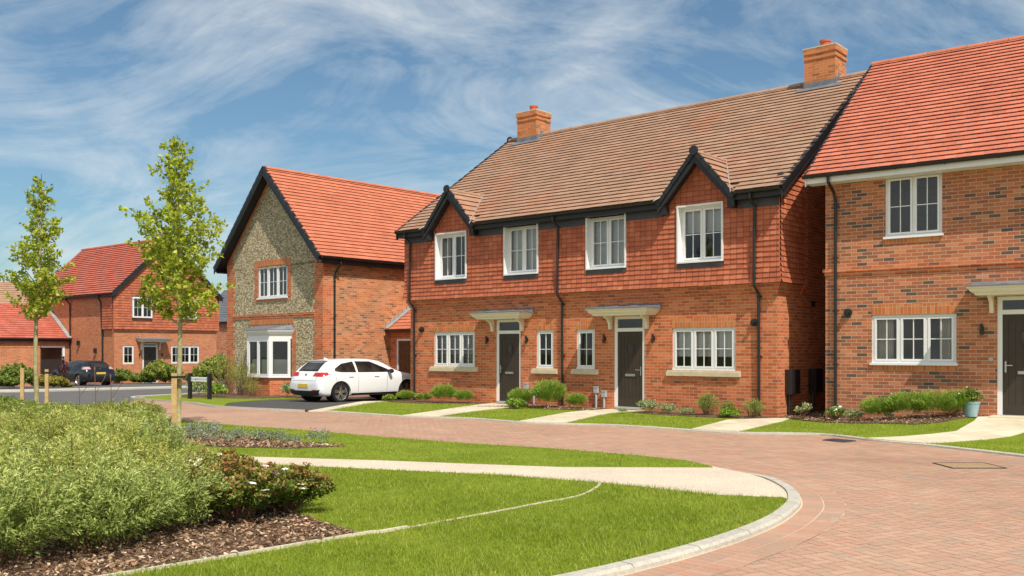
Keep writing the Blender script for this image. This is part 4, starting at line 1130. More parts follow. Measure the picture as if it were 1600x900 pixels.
tl = rng.normal(0, .0003, (n, 1)) + rng.normal(0, .0003, (n, 4))
Z = np.where(Y > 28, -.017 * (Y - 28), 0) + tl
V = np.stack([X, Y, Z], 2).reshape(-1, 3)
pv = raw_mesh('paving', V, np.arange(4 * n).reshape(n, 4), M['paver'], rng.random(n), kind='structure')
sheet('paving_bed', [(-16, 2.5), (22, 2.5), (22, 26), (-2, 34), (-16, 34)], M['joint'], -.0019, cell=6)

IS = .97
def sc(pts, k=IS): return [(p[0] * k, p[1] * k) for p in pts]
kerb_out = [(-6.0, 3.6), (-3.4, 4.35), (-1.4, 5.1), (-.2, 5.75), (.35, 6.15), (.73, 6.47), (.97, 6.70), (1.32, 7.05), (1.85, 7.66), (2.36, 8.37), (2.74, 9.08), (2.95, 9.62), (3.10, 10.34), (3.10, 11.2), (2.93, 11.85), (2.69, 12.45)]
ko = resample(kerb_out, .12)
km = MB()
segs_ = []
Lp, Rp = ribbon(ko, 0, .145)
prof = [(0, -.02), (.004, .035), (.025, .057), (.128, .060), (.128, -.02)]
rings = []
P = [Vector((p[0], p[1], 0)) for p in ko]
for i, p in enumerate(P):
    t = (P[min(i + 1, len(P) - 1)] - P[max(i - 1, 0)]).normalized(); nn = Vector((-t.y, t.x, 0))
    hscale = 1 if i < len(P) - 12 else max(.15, (len(P) - 1 - i) / 12)
    rings.append([p + nn * a + Vector((0, 0, z * (hscale if z > 0 else 1))) for a, z in prof])
cnt = 0
for A, B in zip(rings, rings[1:]):
    cnt += 1
    t = (B[0] - A[0]); sh = .008 / max(t.length, 1e-6) if cnt % 7 == 0 else 0
    B2 = [b - t * sh for b in B]
    for k in range(len(prof) - 1): km.face([A[k], A[k + 1], B2[k + 1], B2[k]])
    if sh:
        for k in range(len(prof) - 1): km.face([a_ - Vector((0, 0, .006)) for a_ in (B2[k], B2[k + 1], B[k + 1], B[k])], r=0)
km.build('kerb', M['kerb'], kind='structure')
# soldier rows of blocks following the kerb
sb = MB()
for row in range(2):
    k2 = resample([(p.x, p.y) for p in ribbon(kerb_out, -.012 - row * .209, 0)[0]], .103)
    A, B = ribbon(k2, 0, -.205)
    for i in range(len(A) - 1):
        a, b, c, d = A[i], A[i + 1], B[i + 1], B[i]; m_ = (a + b + c + d) / 4
        sb.face([m_ + (q_ - m_) * Vector((.972, .95, 0)).x + Vector((0, 0, .0055)) for q_ in (a, b, c, d)])
k2 = ribbon(kerb_out, 0.05, -.432)
sb_ = MB()
A, B = k2
for i in range(len(A) - 1): sb_.face([A[i] + Vector((0, 0, .0032)), A[i + 1] + Vector((0, 0, .0032)), B[i + 1] + Vector((0, 0, .0032)), B[i] + Vector((0, 0, .0032))])
sbo = sb.build('paving_border', M['paver'], kind='structure'); sb_.build('border_joint', M['joint'], sbo)

# the green
ki = [(p.x, p.y) for p in ribbon(resample(kerb_out, .3), .126, 0)[0]]
lawn_top = sc([(2.86, 9.95), (2.22, 10.12), (1.09, 11.04), (-.2, 11.78), (-1.67, 12.28), (-3.74, 12.98), (-4.28, 13.13), (-9, 14.4), (-14, 15.6)])
kl = [p for p in ki if p[1] < 9.55]
LAWN1 = kl + lawn_top + [(-14, 2.6), (-6.1, 3.7)]
sheet('lawn', LAWN1, M['lawn'], .05, skirt=.08)
kg = [p for p in ki if p[1] > 9.4]
strip_s = sc([(2.67, 12.55), (.68, 12.60), (-.61, 12.98), (-1.81, 13.36), (-4.0, 13.89), (-5.71, 14.37), (-10, 15.6), (-15, 17)])
GRAVEL = [(2.73, 9.45)] + kg + strip_s + sc([(-15, 15), (-9, 13.8), (-4.28, 12.8), (-1.67, 12.1), (-.2, 11.6), (1.09, 10.9), (2.2, 9.9)])
sheet('gravel_path', GRAVEL, M['gravel'], .043, skirt=.06)
strip_n = [(-16, 24.4), (-11.5, 22.6), (-9.2, 21.8), (-7.07, 20.32), (-5.55, 19.0), (-4.17, 18.08), (-2.23, 16.46), (-.72, 15.34), (.61, 14.55), (1.79, 13.58), (2.39, 12.96), (2.60, 12.3)]
STRIP = strip_n + strip_s
sheet('lawn_strip', STRIP, M['lawn'], .047, skirt=.06)
e2 = resample(strip_n[2:], .2); A, B = ribbon(e2, 0.05, -.0); eb = MB()
for i in range(len(A) - 1): eb.prism([A[i] + Vector((0, 0, -.02)), B[i] + Vector((0, 0, -.02)), B[i] + Vector((0, 0, .03)), A[i] + Vector((0, 0, .03))], B[i + 1] - B[i])
eb.build('lawn_edging', M['edging'], kind='structure')
BED1 = sc([(-1.28, 7.91), (-2.58, 6.6), (-4.2, 5.1), (-6.5, 3.4), (-13, 3.4), (-13, 13.4), (-9, 13.3), (-5.2, 12.6), (-3.9, 11.6), (-2.9, 10.2), (-1.97, 8.79)])
sheet('mulch_bed', BED1, M['mulch'], .062, skirt=.06)
BED2 = sc([(-2.69, 15.23), (-3.52, 14.90), (-4.8, 15.2), (-6.3, 15.9), (-9, 16.6), (-15, 18.0), (-16, 24.5), (-11.3, 22.6), (-9, 21.2), (-7.2, 19.4), (-6.3, 18.4), (-5.0, 17.2), (-3.9, 16.0)])
sheet('mulch_bed', BED2, M['mulch'], .060, skirt=.06)
eg = resample(sc([(1.02, 11.05), (.98, 10.75), (.72, 10.06), (.27, 9.55), (-.10, 9.12), (-1.09, 8.04), (-1.28, 7.91), (-2.58, 6.6), (-4.2, 5.1), (-5, 4.4)]), .1)
A, B = ribbon(eg, -.016, .016); eb = MB()
for i in range(len(A) - 1):
    h_ = .072 if A[i].y < 8.0 else .058
    eb.prism([A[i] + Vector((0, 0, .03)), B[i] + Vector((0, 0, .03)), B[i] + Vector((0, 0, h_)), A[i] + Vector((0, 0, h_))], A[i + 1] - A[i])
eb.build('bed_edging', M['edging'], kind='structure')

# north verge
def Dw(a, b=0): return (-2.962 + .7601 * a + .6498 * b, 29.108 - .6498 * a + .7601 * b)
def Rw(a, b=0): return (6.918 + .7977 * a + .6030 * b, 20.817 - .6030 * a + .7977 * b)
kN = [(-4.71, 23.92), (-3.06, 22.53), (-2.47, 22.05), (-1.79, 21.76), (-1.0, 21.41), (-.35, 20.77), (.19, 20.22), (1.07, 19.75), (1.99, 19.5), (2.76, 18.88), (3.51, 18.13), (4.18, 17.62), (5.01, 17.5), (5.7, 17.3), (6.0, 16.75), (6.25, 16.1), (6.69, 15.44), (7.0, 14.84), (7.5, 13.68), (8.3, 11.6), (9.2, 9.2), (10, 6)]
NV = kN + [(22, 6), (22, 16)] + [Rw(5, 1), Rw(0, .3), Rw(0, 4), Dw(11.83, 4), Dw(11.83, .3), Dw(-.24, .3), (-3.3, 29.6), (-4.16, 27.6)]
sheet('verge_lawn', NV, M['lawn'], .03, hf=hv, cell=.8, skirt=.1)
kb = MB(); kk = resample(kN, .3)
pr = [(-.06, -.02), (-.055, .028), (.05, .036), (.06, -.02)]
P = [Vector((p[0], p[1], 0)) for p in kk]; rings = []
for i, p in enumerate(P):
    t = (P[min(i + 1, len(P) - 1)] - P[max(i - 1, 0)]).normalized(); nn = Vector((-t.y, t.x, 0))
    rings.append([p + nn * a + Vector((0, 0, z)) for a, z in pr])
for A, B in zip(rings, rings[1:]):
    for k in range(3): kb.face([A[k], A[k + 1], B[k + 1], B[k]])
kb.build('verge_kerb', M['kerb'], kind='structure')
paths = [
    [(-2.55, 22.08), (-1.72, 21.74), (-.9, 23.7), (-.25, 24.9), (.45, 26.0), (.72, 26.15), Dw(4.3, .02), Dw(3.1, .02), (-.85, 26.6), (-1.3, 25.5)],
    [(.15, 20.25), (1.10, 19.74), (1.9, 21.8), (2.45, 23.0), (3.35, 23.72), Dw(8.35, .02), Dw(7.25, .02), (2.05, 24.2), (1.3, 23.0)],
    [(3.45, 18.18), (4.20, 17.60), (5.85, 20.3), (6.28, 21.2), Dw(11.9, -.4), (4.75, 20.7)],
    [(6.10, 16.3), (6.72, 15.4), (8.6, 16.25), (9.5, 17.0), (11.6, 17.0), Rw(5.2, -.02), Rw(3.3, -.02), (9.25, 18.72), (8.85, 18.05), (8.0, 17.0)],
]
for p in paths: sheet('garden_path', p, M['slab'], .046, hf=hv, cell=.7, skirt=.06)
st = MB(); a_, b_ = Rw(3.35, -.5), Rw(4.6, -.5); c_, d_ = Rw(4.6, -.0), Rw(3.35, -.0)
st.prism([(*a_, .2), (*b_, .2), (*c_, .2), (*d_, .2)], (0, 0, .07)); st.build('door_step', M['slab'], kind='structure')
beds = [
    [Dw(-.3, .0), Dw(-.6, -.9), Dw(.4, -1.35), Dw(1.6, -1.3), Dw(2.5, -.9), Dw(3.0, -.02)],
    [Dw(4.4, .0), Dw(4.25, -1.15), Dw(3.5, -1.75), (.5, 25.3), (1.1, 24.7), Dw(5.9, -1.15), Dw(7.2, -.75), Dw(7.2, .0)],
    [Dw(8.4, .0), Dw(8.35, -.75), Dw(9.2, -1.0), Dw(10.6, -1.0), Dw(11.6, -.8), Dw(11.83, 0)],
    [Dw(11.83, 3.9), Dw(11.9, -.1), Rw(-.1, -.75), Rw(1.2, -1.35), Rw(2.3, -1.75), Rw(2.65, -1.5), Rw(2.9, -.75), Rw(3.25, -.0), Rw(0, .0), Rw(0, 3.9)],
]
for p in beds: sheet('flower_bed', p, M['mulch'], .050, hf=hv, cell=.7, skirt=.06)
# drives and road
DRIVE = [(-5.15, 23.95), (-4.75, 24.05), (-4.35, 26.5), (-4.1, 28.4), (-3.0, 29.9), (-1.0, 34.5), (-8.5, 38), (-7.0, 31.4), (-7.9, 29.7), (-9.3, 28.0), (-7.9, 25.7), (-6.4, 24.75)]
sheet('asphalt_drive', DRIVE, M['asphalt_dark'], .012, cell=2, skirt=.03)
sheet('garden_path', [(-5.15, 23.9), (-4.71, 23.92), (-4.16, 26.9), (-4.0, 28.0), (-3.25, 28.4), (-3.2, 28.95), (-4.5, 28.5), (-4.75, 26.6)], M['slab'], .034, cell=2, skirt=.03)
VF = [(-7.9, 25.75), (-9.3, 27.6), (-10.2, 28.65), (-11.2, 29.9), (-12.2, 31.0), (-12.9, 33.2), (-12.6, 35.2), (-12.5, 38.5), (-9.5, 36.5), (-7.2, 33), (-7.2, 31.4), (-7.9, 29.7), (-8.3, 27.6)]
sheet('verge_lawn', VF, M['lawn'], .03, cell=2, skirt=.06)
sheet('flower_bed', [(-11.9, 34.0), (-11.4, 32.4), (-10.0, 31.4), (-8.6, 30.8), (-7.2, 31.8), (-7.0, 33), (-11.3, 37.2), (-12.3, 37.5)], M['mulch'], .05, cell=2, skirt=.06)
kf = resample([(-5.2, 23.9), (-7.9, 25.65), (-9.3, 27.5), (-10.25, 28.55), (-11.25, 29.8), (-12.35, 30.95), (-13.05, 32.6), (-12.95, 33.9), (-12.6, 35.2), (-12.4, 38)], .35)
kb = MB(); P = [Vector((p[0], p[1], 0)) for p in kf]; rings = []
for i, p in enumerate(P):
    t = (P[min(i + 1, len(P) - 1)] - P[max(i - 1, 0)]).normalized(); nn = Vector((-t.y, t.x, 0)); z_ = hz(p.x, p.y)
    rings.append([p + nn * a + Vector((0, 0, z + z_)) for a, z in ((-.07, -.05), (-.06, .05), (.06, .06), (.07, -.05))])
for A, B in zip(rings, rings[1:]):
    for k in range(3): kb.face([A[k], A[k + 1], B[k + 1], B[k]])
kb.build('verge_kerb', M['kerb'], kind='structure')
ROAD = [(-60, 22), (-18, 24.2), (-13.48, 24.83), (-12.76, 26.7), (-11.4, 27.9), (-12.2, 30.9), (-13.2, 32.4), (-12.9, 34.6), (-12.3, 38.5), (-8, 60), (10, 75), (10, 95), (-60, 95)]
sheet('road', ROAD, M['asphalt'], .010, cell=6, skirt=.02)
rk = resample([(-50, 33.0), (-30, 36.8), (-21.0, 39.5), (-19.3, 41.9), (-16.8, 46.2), (-14.9, 50.6), (-13.0, 56), (-10, 64)], 1.)
kb = MB(); P = [Vector((p[0], p[1], 0)) for p in rk]; rings = []
for i, p in enumerate(P):
    t = (P[min(i + 1, len(P) - 1)] - P[max(i - 1, 0)]).normalized(); nn = Vector((-t.y, t.x, 0)); z_ = hz(p.x, p.y)
    rings.append([p + nn * a + Vector((0, 0, z + z_)) for a, z in ((-.25, -.02), (-.24, .08), (.10, .12), (.12, .0))])
for A, B in zip(rings, rings[1:]):
    for k in range(3): kb.face([A[k], A[k + 1], B[k + 1], B[k]])
kb.build('road_kerb', M['kerb'], kind='structure')
Lp, Rp = ribbon(rk, .1, 0)
sheet('pavement', [(p.x, p.y) for p in Lp] + [(-12, 95), (-60, 95)], M['asphalt'], .05, cell=6, skirt=.02)
dr = MB(); dr.box(-.22, .22, -.17, .17, .0, .012)
for i in range(7): dr.box(-.19 + i * .058, -.165 + i * .058, -.14, .14, .012, .02)
o = dr.build('drain_grate', M['apron'], None, 'dark metal gully grate set in the paving by the far kerb', 'drain'); o.location = (5.62, 16.2, .004); o.rotation_euler = (0, 0, -.9)
dr = MB(); frame_boxes(dr, -.36, .36, -.30, .30, .02, 0, .006)
mh = MB(Matrix.Identity(4))
for (a, b, c, d) in ((-.36, .36, -.30, -.28), (-.36, .36, .28, .30), (-.36, -.34, -.28, .28), (.34, .36, -.28, .28)): mh.box(a, b, c, d, 0, .008)
o = mh.build('manhole_frame', M['apron'], None, 'flat rectangular manhole cover with sandy infill in the block paving', 'manhole'); o.location = (6.15, 12.7, .003)
mh = MB(); mh.box(-.34, .34, -.28, .28, -.002, .004); inf = mh.build('infill', speck('sandy_infill', (.25, .16, .09), (.38, .26, .15), (.48, .34, .2), 30, .4), o)

# ------------------------------------------------------------------ plants
def shrub_mesh(name, n_stem, n_leaf, rad, h, L, W, mat, droop=.25, base=.18, spread=1., up=.6, rbias=None, stems=True, start=.3, flowers=0, fmat=None, fsize=.035, twig=.0035, hv0=.8, hv1=1.08):
    """root empty > foliage, stems, flowers"""
    e_ = empty(name)
    SP = []; P = []; D = []; T = []
    tips = []
    for s in range(n_stem):
        a = rng.random() * 2 * math.pi; q = math.sqrt(rng.random()) * spread
        top = np.array([math.cos(a) * rad * q, math.sin(a) * rad * q, h * math.sqrt(max(.05, 1 - (q * .82) ** 2)) * rng.uniform(hv0, hv1)])
        b0 = np.array([top[0] * base, top[1] * base, 0.])
        c = np.array([top[0] * .45, top[1] * .45, top[2] * .62])
        SP.append((b0, c, top)); tips.append(top)
        t = start + (1 - start) * np.sqrt(rng.random(n_leaf)) if True else None
        t = t[:, None]
        p = (1 - t) ** 2 * b0 + 2 * t * (1 - t) * c + t * t * top
        tg = nrm(2 * (1 - t) * (c - b0) + 2 * t * (top - c))
        r = rng.normal(size=(n_leaf, 3)); r = nrm(r - tg * (r * tg).sum(1, keepdims=True))
        P.append(p + r * .012 + rng.normal(0, .012, (n_leaf, 3))); D.append(tg * up + r * (1 - up) + np.array([0, 0, -droop * .3])); T.append(t[:, 0])
    P = np.concatenate(P); D = np.concatenate(D); T = np.concatenate(T); k = len(P)
    V, F = leaves_arr(P, D, L * rng.uniform(.65, 1.25, k), W * rng.uniform(.7, 1.2, k))
    V[:, 2] = np.maximum(V[:, 2], .004)
    zr = P[:, 2] / h
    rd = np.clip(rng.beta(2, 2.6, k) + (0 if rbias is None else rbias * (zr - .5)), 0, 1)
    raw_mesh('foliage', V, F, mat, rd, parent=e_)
    if stems:
        sm_ = MB()
        for (b0, c, top) in SP[:: max(1, len(SP) // 40)]:
            pts = [Vector((1 - t) ** 2 * b0 + 2 * t * (1 - t) * c + t * t * top) for t in (0, .35, .7, .97)]
            sm_.tube(pts, [twig * 1.6, twig * 1.3, twig, twig * .6], 5, caps=False)
        sm_.build('stems', M['twig'], e_)
    if flowers:
        for i in range(flowers):
            fl = MB(); t = Vector(tips[rng.integers(len(tips))]) * 1.0 + Vector((0, 0, .02)); tilt = Vector(rng.normal(0, .3, 3)) + Vector((0, 0, 1)); tilt.normalize()
            a = tilt.orthogonal().normalized(); b = tilt.cross(a)
            for p_ in range(5):
                an = p_ * 2 * math.pi / 5
                d = a * math.cos(an) + b * math.sin(an); s = tilt.cross(d)
                fl.face([t, t + d * fsize * .6 + s * fsize * .45 + tilt * .006, t + d * fsize + tilt * .002, t + d * fsize * .6 - s * fsize * .45 + tilt * .006])
            fl.build('flower', fmat or M['petal'], e_)
    return e_
_first = {}
def plant(proto, x, y, s=1., hsc=1., label='', cat='shrub', group=None, hf=hz, dz=.06, name=None):
    if proto.name in _first: o = copy_tree(proto)
    else: o = proto; _first[proto.name] = 1
    o.location = (x, y, hf(x, y) + dz); o.rotation_euler = (0, 0, rng.random() * 6.28); o.scale = (s, s, s * hsc)
    o['label'] = label; o['category'] = cat
    if group: o['group'] = group
    elif 'group' in o: del o['group']
    return o

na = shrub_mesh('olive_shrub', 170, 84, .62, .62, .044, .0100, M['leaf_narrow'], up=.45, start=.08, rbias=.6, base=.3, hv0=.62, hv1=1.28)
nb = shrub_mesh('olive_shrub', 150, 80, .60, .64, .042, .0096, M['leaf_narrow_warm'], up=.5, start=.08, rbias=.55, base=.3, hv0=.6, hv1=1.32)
G1 = 'narrow-leaved olive green shrubs in the near bed'
near = [
 (na, -3.10, 7.15, 1.0, .95, 'bushy narrow-leaved green shrub reaching furthest down over the bark mulch'),
 (na, -2.85, 7.9, .90, .85, 'narrow-leaved shrub overhanging the mulch, just left of the rose bushes'),
 (na, -3.62, 6.6, 1.05, 1., 'narrow-leaved green shrub cut by the left edge at the bottom corner'),
 (nb, -3.7, 8.0, 1.1, .98, 'narrow-leaved shrub directly behind the one reaching furthest down over the mulch'),
 (nb, -3.2, 9.0, 1.0, .82, 'narrow-leaved feathery shrub behind the one beside the rose bushes'),
 (nb, -4.8, 8.0, 1.1, 1.1, 'narrow-leaved feathery shrub at the left edge above the corner shrub'),
]
for (p, x, y, s, hs, l) in near: plant(p, x, y, s, hs, l, group=G1)
back = [(na, -4.3, 9.2, 1.1), (nb, -4.35, 10.2, 1.1), (na, -5.5, 10.4, 1.1), (nb, -3.7, 10.5, .75), (na, -4.6, 11.6, 1.05), (nb, -5.9, 11.8, 1.1), (na, -6.9, 10.6, 1.1), (nb, -6.9, 12.4, 1.1), (na, -7.6, 13.4, 1.1), (nb, -5.5, 12.9, 1.0), (na, -6.5, 13.9, 1.05), (na, -6.4, 9.6, 1.1), (nb, -8.6, 14.6, 1.1)]
for (p, x, y, s) in back:
    plant(p, x, y, s, rng.uniform(.65, 1.02), 'narrow-leaved olive shrub in the dense middle rows of the left-hand planting', group='dense middle rows of the left-hand planting')
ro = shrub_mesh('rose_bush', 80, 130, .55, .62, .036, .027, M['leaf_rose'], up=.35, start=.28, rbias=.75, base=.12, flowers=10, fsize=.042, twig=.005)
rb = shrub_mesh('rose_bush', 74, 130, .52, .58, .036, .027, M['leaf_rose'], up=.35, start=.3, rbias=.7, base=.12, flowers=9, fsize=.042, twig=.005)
G2 = 'red-tipped white rose bushes at the end of the near bed'
plant(ro, -2.42, 8.3, 1.0, .82, 'red-tipped rose bush with white flowers and bare stems standing over the mulch', group=G2)
plant(rb, -2.08, 8.75, .9, .82, 'rightmost rose bush, red-tipped with white flowers, leaning over the lawn edge', group=G2)
plant(ro, -2.74, 9.0, .9, .88, 'taller red-tipped rose bush with white flowers behind the front rose bush', group=G2)
plant(rb, -3.0, 9.7, .8, 1.0, 'red-tipped rose bush rising out of the olive shrubs beside the gravel path', group=G2)

# planting behind the gravel path
gc = shrub_mesh('low_shrub', 110, 46, .60, .34, .032, .016, M['leaf_cover'], up=.4, start=.2, rbias=.3, twig=.003)
gd = shrub_mesh('low_shrub', 110, 46, .55, .40, .034, .015, M['leaf_narrow_warm'], up=.5, start=.2, rbias=.3, twig=.003)
ge = shrub_mesh('low_shrub', 90, 50, .6, .36, .034, .020, M['leaf_dark'], up=.4, start=.2, rbias=.3, twig=.003)
G3 = 'low shrubs massed round the young trees'
L3 = 'low yellow green shrub in the mass of planting round the two young trees'
pts = []
for k in range(900):
    x = rng.uniform(-15, -6.9); y = rng.uniform(15.4, 24.5)
    ys = 15.9 + (-6.3 - x) * .25; yn = 18.1 + (-6.3 - x) * .82
    if not (ys < y < yn) or x / y < -.62: continue
    if any((x - a) ** 2 + (y - b) ** 2 < .62 for a, b in pts): continue
    pts.append((x, y))
for i, (x, y) in enumerate(pts):
    pr_ = [gc, gd, ge, gc][i % 4]
    if x > -7.15 and y < 17.7: continue
    plant(pr_, x, y, rng.uniform(.9, 1.25), rng.uniform(.85, 1.25), L3, group=G3)
bf = shrub_mesh('blue_flowering_plant', 26, 16, .20, .11, .024, .015, M['leaf_blue'], up=.3, start=.2, stems=False, flowers=0)
G4 = 'small blue-flowered plants in the mulch round the tree'
pts = []
for k in range(500):
    t = rng.random(); x = -6.9 + 3.9 * t; y = 16.9 - 1.7 * t + rng.uniform(-.9, .9) * (1 - t * .8)
    if any((x - a) ** 2 + (y - b) ** 2 < .11 for a, b in pts): continue
    pts.append((x, y))
for (x, y) in pts[:36]:
    plant(bf, x, y, rng.uniform(.7, 1.35), rng.uniform(.8, 1.5), 'small pale blue flowering plant in the mulch beside the larger young tree', 'plant', G4)
# tall thin flower spikes over the planting
for (x, y, h_) in ((-8.7, 19.6, 1.15), (-8.2, 19.2, 1.0), (-9.4, 20.4, .95)):
    m_ = MB(); m_.tube([(0, 0, 0), (.05, 0, h_ * .5), (.02, .02, h_)], .008, 5); m_.tube([(.03, 0, h_ * .55), (.22, .03, h_ * .85)], .006, 5); m_.tube([(0.02, .02, h_), (.02, .02, h_ + .07)], .016, 6); m_.tube([(.22, .03, h_ * .85), (.24, .03, h_ * .85 + .06)], .013, 6)
    o = m_.build('dried_flower_stem', M['twig'], None, 'thin brown dried flower stem standing above the low shrubs left of the larger tree', 'plant', 'dried stems above the low shrubs'); o.location = (x, y, 0)

# plants along the house fronts
lav = shrub_mesh('lavender', 150, 44, .36, .50, .055, .010, M['leaf_lavender'], up=.86, start=.25, base=.5, stems=False, rbias=.5)
pal = shrub_mesh('variegated_plant', 40, 34, .26, .26, .035, .022, M['leaf_pale'], up=.35, start=.2, base=.4, stems=False)
grn = shrub_mesh('leafy_plant', 36, 26, .26, .24, .06, .034, M['leaf_lavender'], up=.4, start=.2, base=.3, stems=False)
dk = shrub_mesh('spiky_shrub', 42, 60, .26, .52, .04, .009, M['leaf_narrow'], up=.6, start=.15, base=.4, stems=True)
dry = shrub_mesh('twiggy_shrub', 50, 30, .5, .85, .04, .015, M['leaf_narrow_warm'], up=.6, start=.2, base=.4)
def Dp(a, b): return Dw(a, b)
for (pr_, a, b, s, hs, l, c) in [
    (lav, .35, -.75, .8, .8, 'small bright lavender clump below the left downpipe of the semi-detached pair', 'plant'),
    (lav, 1.15, -.8, .75, .7, 'thin lavender clump below the left-hand ground floor window sill', 'plant'),
    (lav, 1.95, -.75, 1.05, 1.0, 'full bright lavender clump under the right half of the left-hand window', 'plant'),
    (lav, 2.5, -.5, .8, .95, 'small upright lavender clump nearest the left front door', 'plant'),
    (grn, .0, -1.1, .9, .8, 'thin leafy plant by the corner of the pair, beside the white car', 'plant'),
    (lav, 4.95, -.85, 1.0, 1.0, 'lavender clump in front of the left door grey meter posts', 'plant'),
    (grn, 5.15, -1.35, 1.1, .9, 'broad-leaved bright green plant at the front of the bed between the two doors', 'plant'),
    (lav, 5.85, -.8, 1.35, 1.1, 'largest lavender clump, below the middle downpipe', 'plant'),
    (lav, 6.55, -.55, .85, .95, 'small lavender clump just left of the right door meter posts', 'plant'),
    (pal, 8.75, -.6, 1.1, 1.1, 'pale variegated plant beside the right front door', 'plant'),
    (pal, 9.3, -.6, .95, 1.0, 'pale variegated plant below the left end of the wide window', 'plant'),
    (pal, 9.85, -.65, .9, .7, 'low pale plant below the middle of the wide window', 'plant'),
    (dk, 10.35, -.5, 1.1, .9, 'dark spiky rosemary-like shrub below the right end of the wide window', 'shrub'),
    (dk, 10.85, -.5, .8, .85, 'thin spiky shrub between the wide window and the right downpipe', 'shrub'),
    (grn, 11.05, -.75, 1.0, .8, 'low bright leafy plant left of the right downpipe', 'plant'),
    (dk, 11.5, -.55, 1.0, .8, 'spreading spiky shrub at the right corner of the pair', 'shrub'),
    (pal, 8.3, -1.05, .55, .8, 'tiny pale plant at the corner of the bed by the right front door', 'plant'),
]:
    x, y = Dp(a, b); plant(pr_, x, y, s, hs, l, c, hf=hv, dz=.05)
for (pr_, a, b, s, hs, l, c) in [
    (lav, 1.35, -.75, 1.1, .85, 'first clump from the left in the row of four lavenders under the right-hand house window', 'plant'),
    (lav, 1.92, -.8, 1.15, .95, 'second clump from the left in the row of four lavenders under the right-hand house window', 'plant'),
    (lav, 2.42, -.75, 1.1, .95, 'third clump from the left in the row of four lavenders under the right-hand house window', 'plant'),
    (lav, 2.78, -.45, 1.05, 1.0, 'fourth lavender of the row, nearest the blue flowerpot', 'plant'),
    (pal, .8, -.55, .85, 1.1, 'small pale feathery plant between the white-flowered plant and the lavenders', 'plant'),
]:
    x, y = Rw(a, b); plant(pr_, x, y, s, hs, l, c, hf=hv, dz=.05)
wf = shrub_mesh('white_flowered_plant', 16, 20, .2, .34, .05, .034, M['leaf_lavender'], up=.35, start=.35, base=.1, flowers=9, fsize=.05)
x, y = Rw(.38, -.5); plant(wf, x, y, 1, 1, 'yellow green plant with a white flower head at the corner of the right-hand house', 'plant', hf=hv, dz=.05)
wg = shrub_mesh('pale_standard_plant', 12, 26, .2, .36, .05, .034, M['leaf_pale'], up=.35, start=.55, base=.1)
x, y = Rw(-.35, -.35); plant(wg, x, y, 1, 1, 'small pale-leaved plant on a thin stem in the gap between the houses', 'plant', hf=hv, dz=.05)
# flowerpot
x, y = Rw(3.02, -.42)
pot = empty('flowerpot', (x, y, hv(x, y) + .05), 0, 'pale blue glazed flowerpot with leafy green plant beside the right-hand front door', 'flowerpot')
m_ = MB(); m_.lathe([(0, 0), (.115, 0), (.165, .26), (.175, .265), (.178, .30), (.155, .30), (.15, .25), (0, .25)], (0, 0, 0), 28)
m_.build('pot', M['pot_blue'], pot, smooth=False)
pp = shrub_mesh('potted_plant', 26, 30, .20, .30, .06, .045, M['leaf_dark'], up=.35, start=.35, base=.3, flowers=6, fsize=.04)
pp.location = (x, y, hv(x, y) + .05 + .25); tag(pp, 'dark leafy plant with white flowers growing in the pale blue pot', 'plant'); 

# plants by the flint house and road sign
for (pr_, x, y, s, hs, l) in [
    (dry, -10.6, 34.9, 1.3, 1.3, 'tall thin twiggy shrub against the flint wall left of the bay window'),
    (dry, -9.6, 33.7, 1.2, 1.2, 'thin twiggy shrub in front of the left half of the bay window'),
    (pal, -7.45, 32.0, 1.6, 1.3, 'pale bushy plant at the flint house corner behind the white car'),
    (pal, -10.9, 33.0, 1.8, 1.4, 'pale variegated plant between the two posts of the street name sign'),
    (grn, -10.2, 32.6, 1.5, 1.2, 'green leafy plant behind the right post of the street name sign'),
    (dry, -8.9, 32.6, .9, .7, 'low dry shrub at the foot of the bay window wall')]:
    plant(pr_, x, y, s, hs, l, dz=.05)
hd = shrub_mesh('garden_shrub', 120, 70, .9, 1.1, .09, .06, M['leaf_dark'], up=.35, start=.2, stems=False, rbias=.3)
hy = shrub_mesh('garden_shrub', 120, 70, .9, 1.1, .10, .07, M['leaf_cover'], up=.35, start=.2, stems=False, rbias=.5)
hg = shrub_mesh('golden_shrub', 70, 60, .6, .7, .09, .06, M['leaf_yellow'], up=.4, start=.2, stems=False)
def at(px, Y): return ((px - 800) / 1474 * Y, Y)
for (pr_, px, Y, s, hs, l) in [
    (hd, 190, 57.5, .85, 1.0, 'rounded dark green shrub left of the far house front door'),
    (hd, 214, 57, .8, .75, 'low dark green shrub just left of the far front door'),
    (hd, 229, 56.5, .75, .8, 'low dark green shrub in front of the far front door'),
    (hy, 248, 56.5, 1.1, 1.15, 'bushy cream and green shrub right of the far front door'),
    (hy, 264, 57, 1.0, 1.05, 'bushy cream and green shrub hidden partly by the larger tree stake'),
    (hy, 322, 58, 1.0, 1.2, 'cream and green shrub behind the street name sign board'),
    (hy, 340, 58, 1.2, 1.3, 'large cream and green shrub close to the flint house wall'),
    (hy, 352, 59, 1.2, 1.2, 'cream and green shrub half hidden by the corner of the flint house'),
    (hd, 300, 58, .7, .9, 'small green shrub under the far three-pane window'),
    (hd, 24, 45.5, 1.0, 1.1, 'dark green shrub at the foot of the brick garden wall'),
    (hd, 10, 44.8, .9, .7, 'low green shrub at the far left edge below the garden wall'),
    (hg, 62, 46.5, 1.0, .9, 'golden yellow shrub left of the black car, by the garage door'),
    (hg, 78, 46.8, .9, 1.0, 'golden yellow shrub directly in front of the black car'),
    (hg, 90, 47.0, .9, .9, 'golden yellow shrub in front of the black car rear door'),
    (hg, 104, 47.5, .6, .6, 'smallest golden shrub by the rear wheel of the black car')]:
    x, y = at(px, Y); plant(pr_, x, y, s, hs, l, dz=.0)
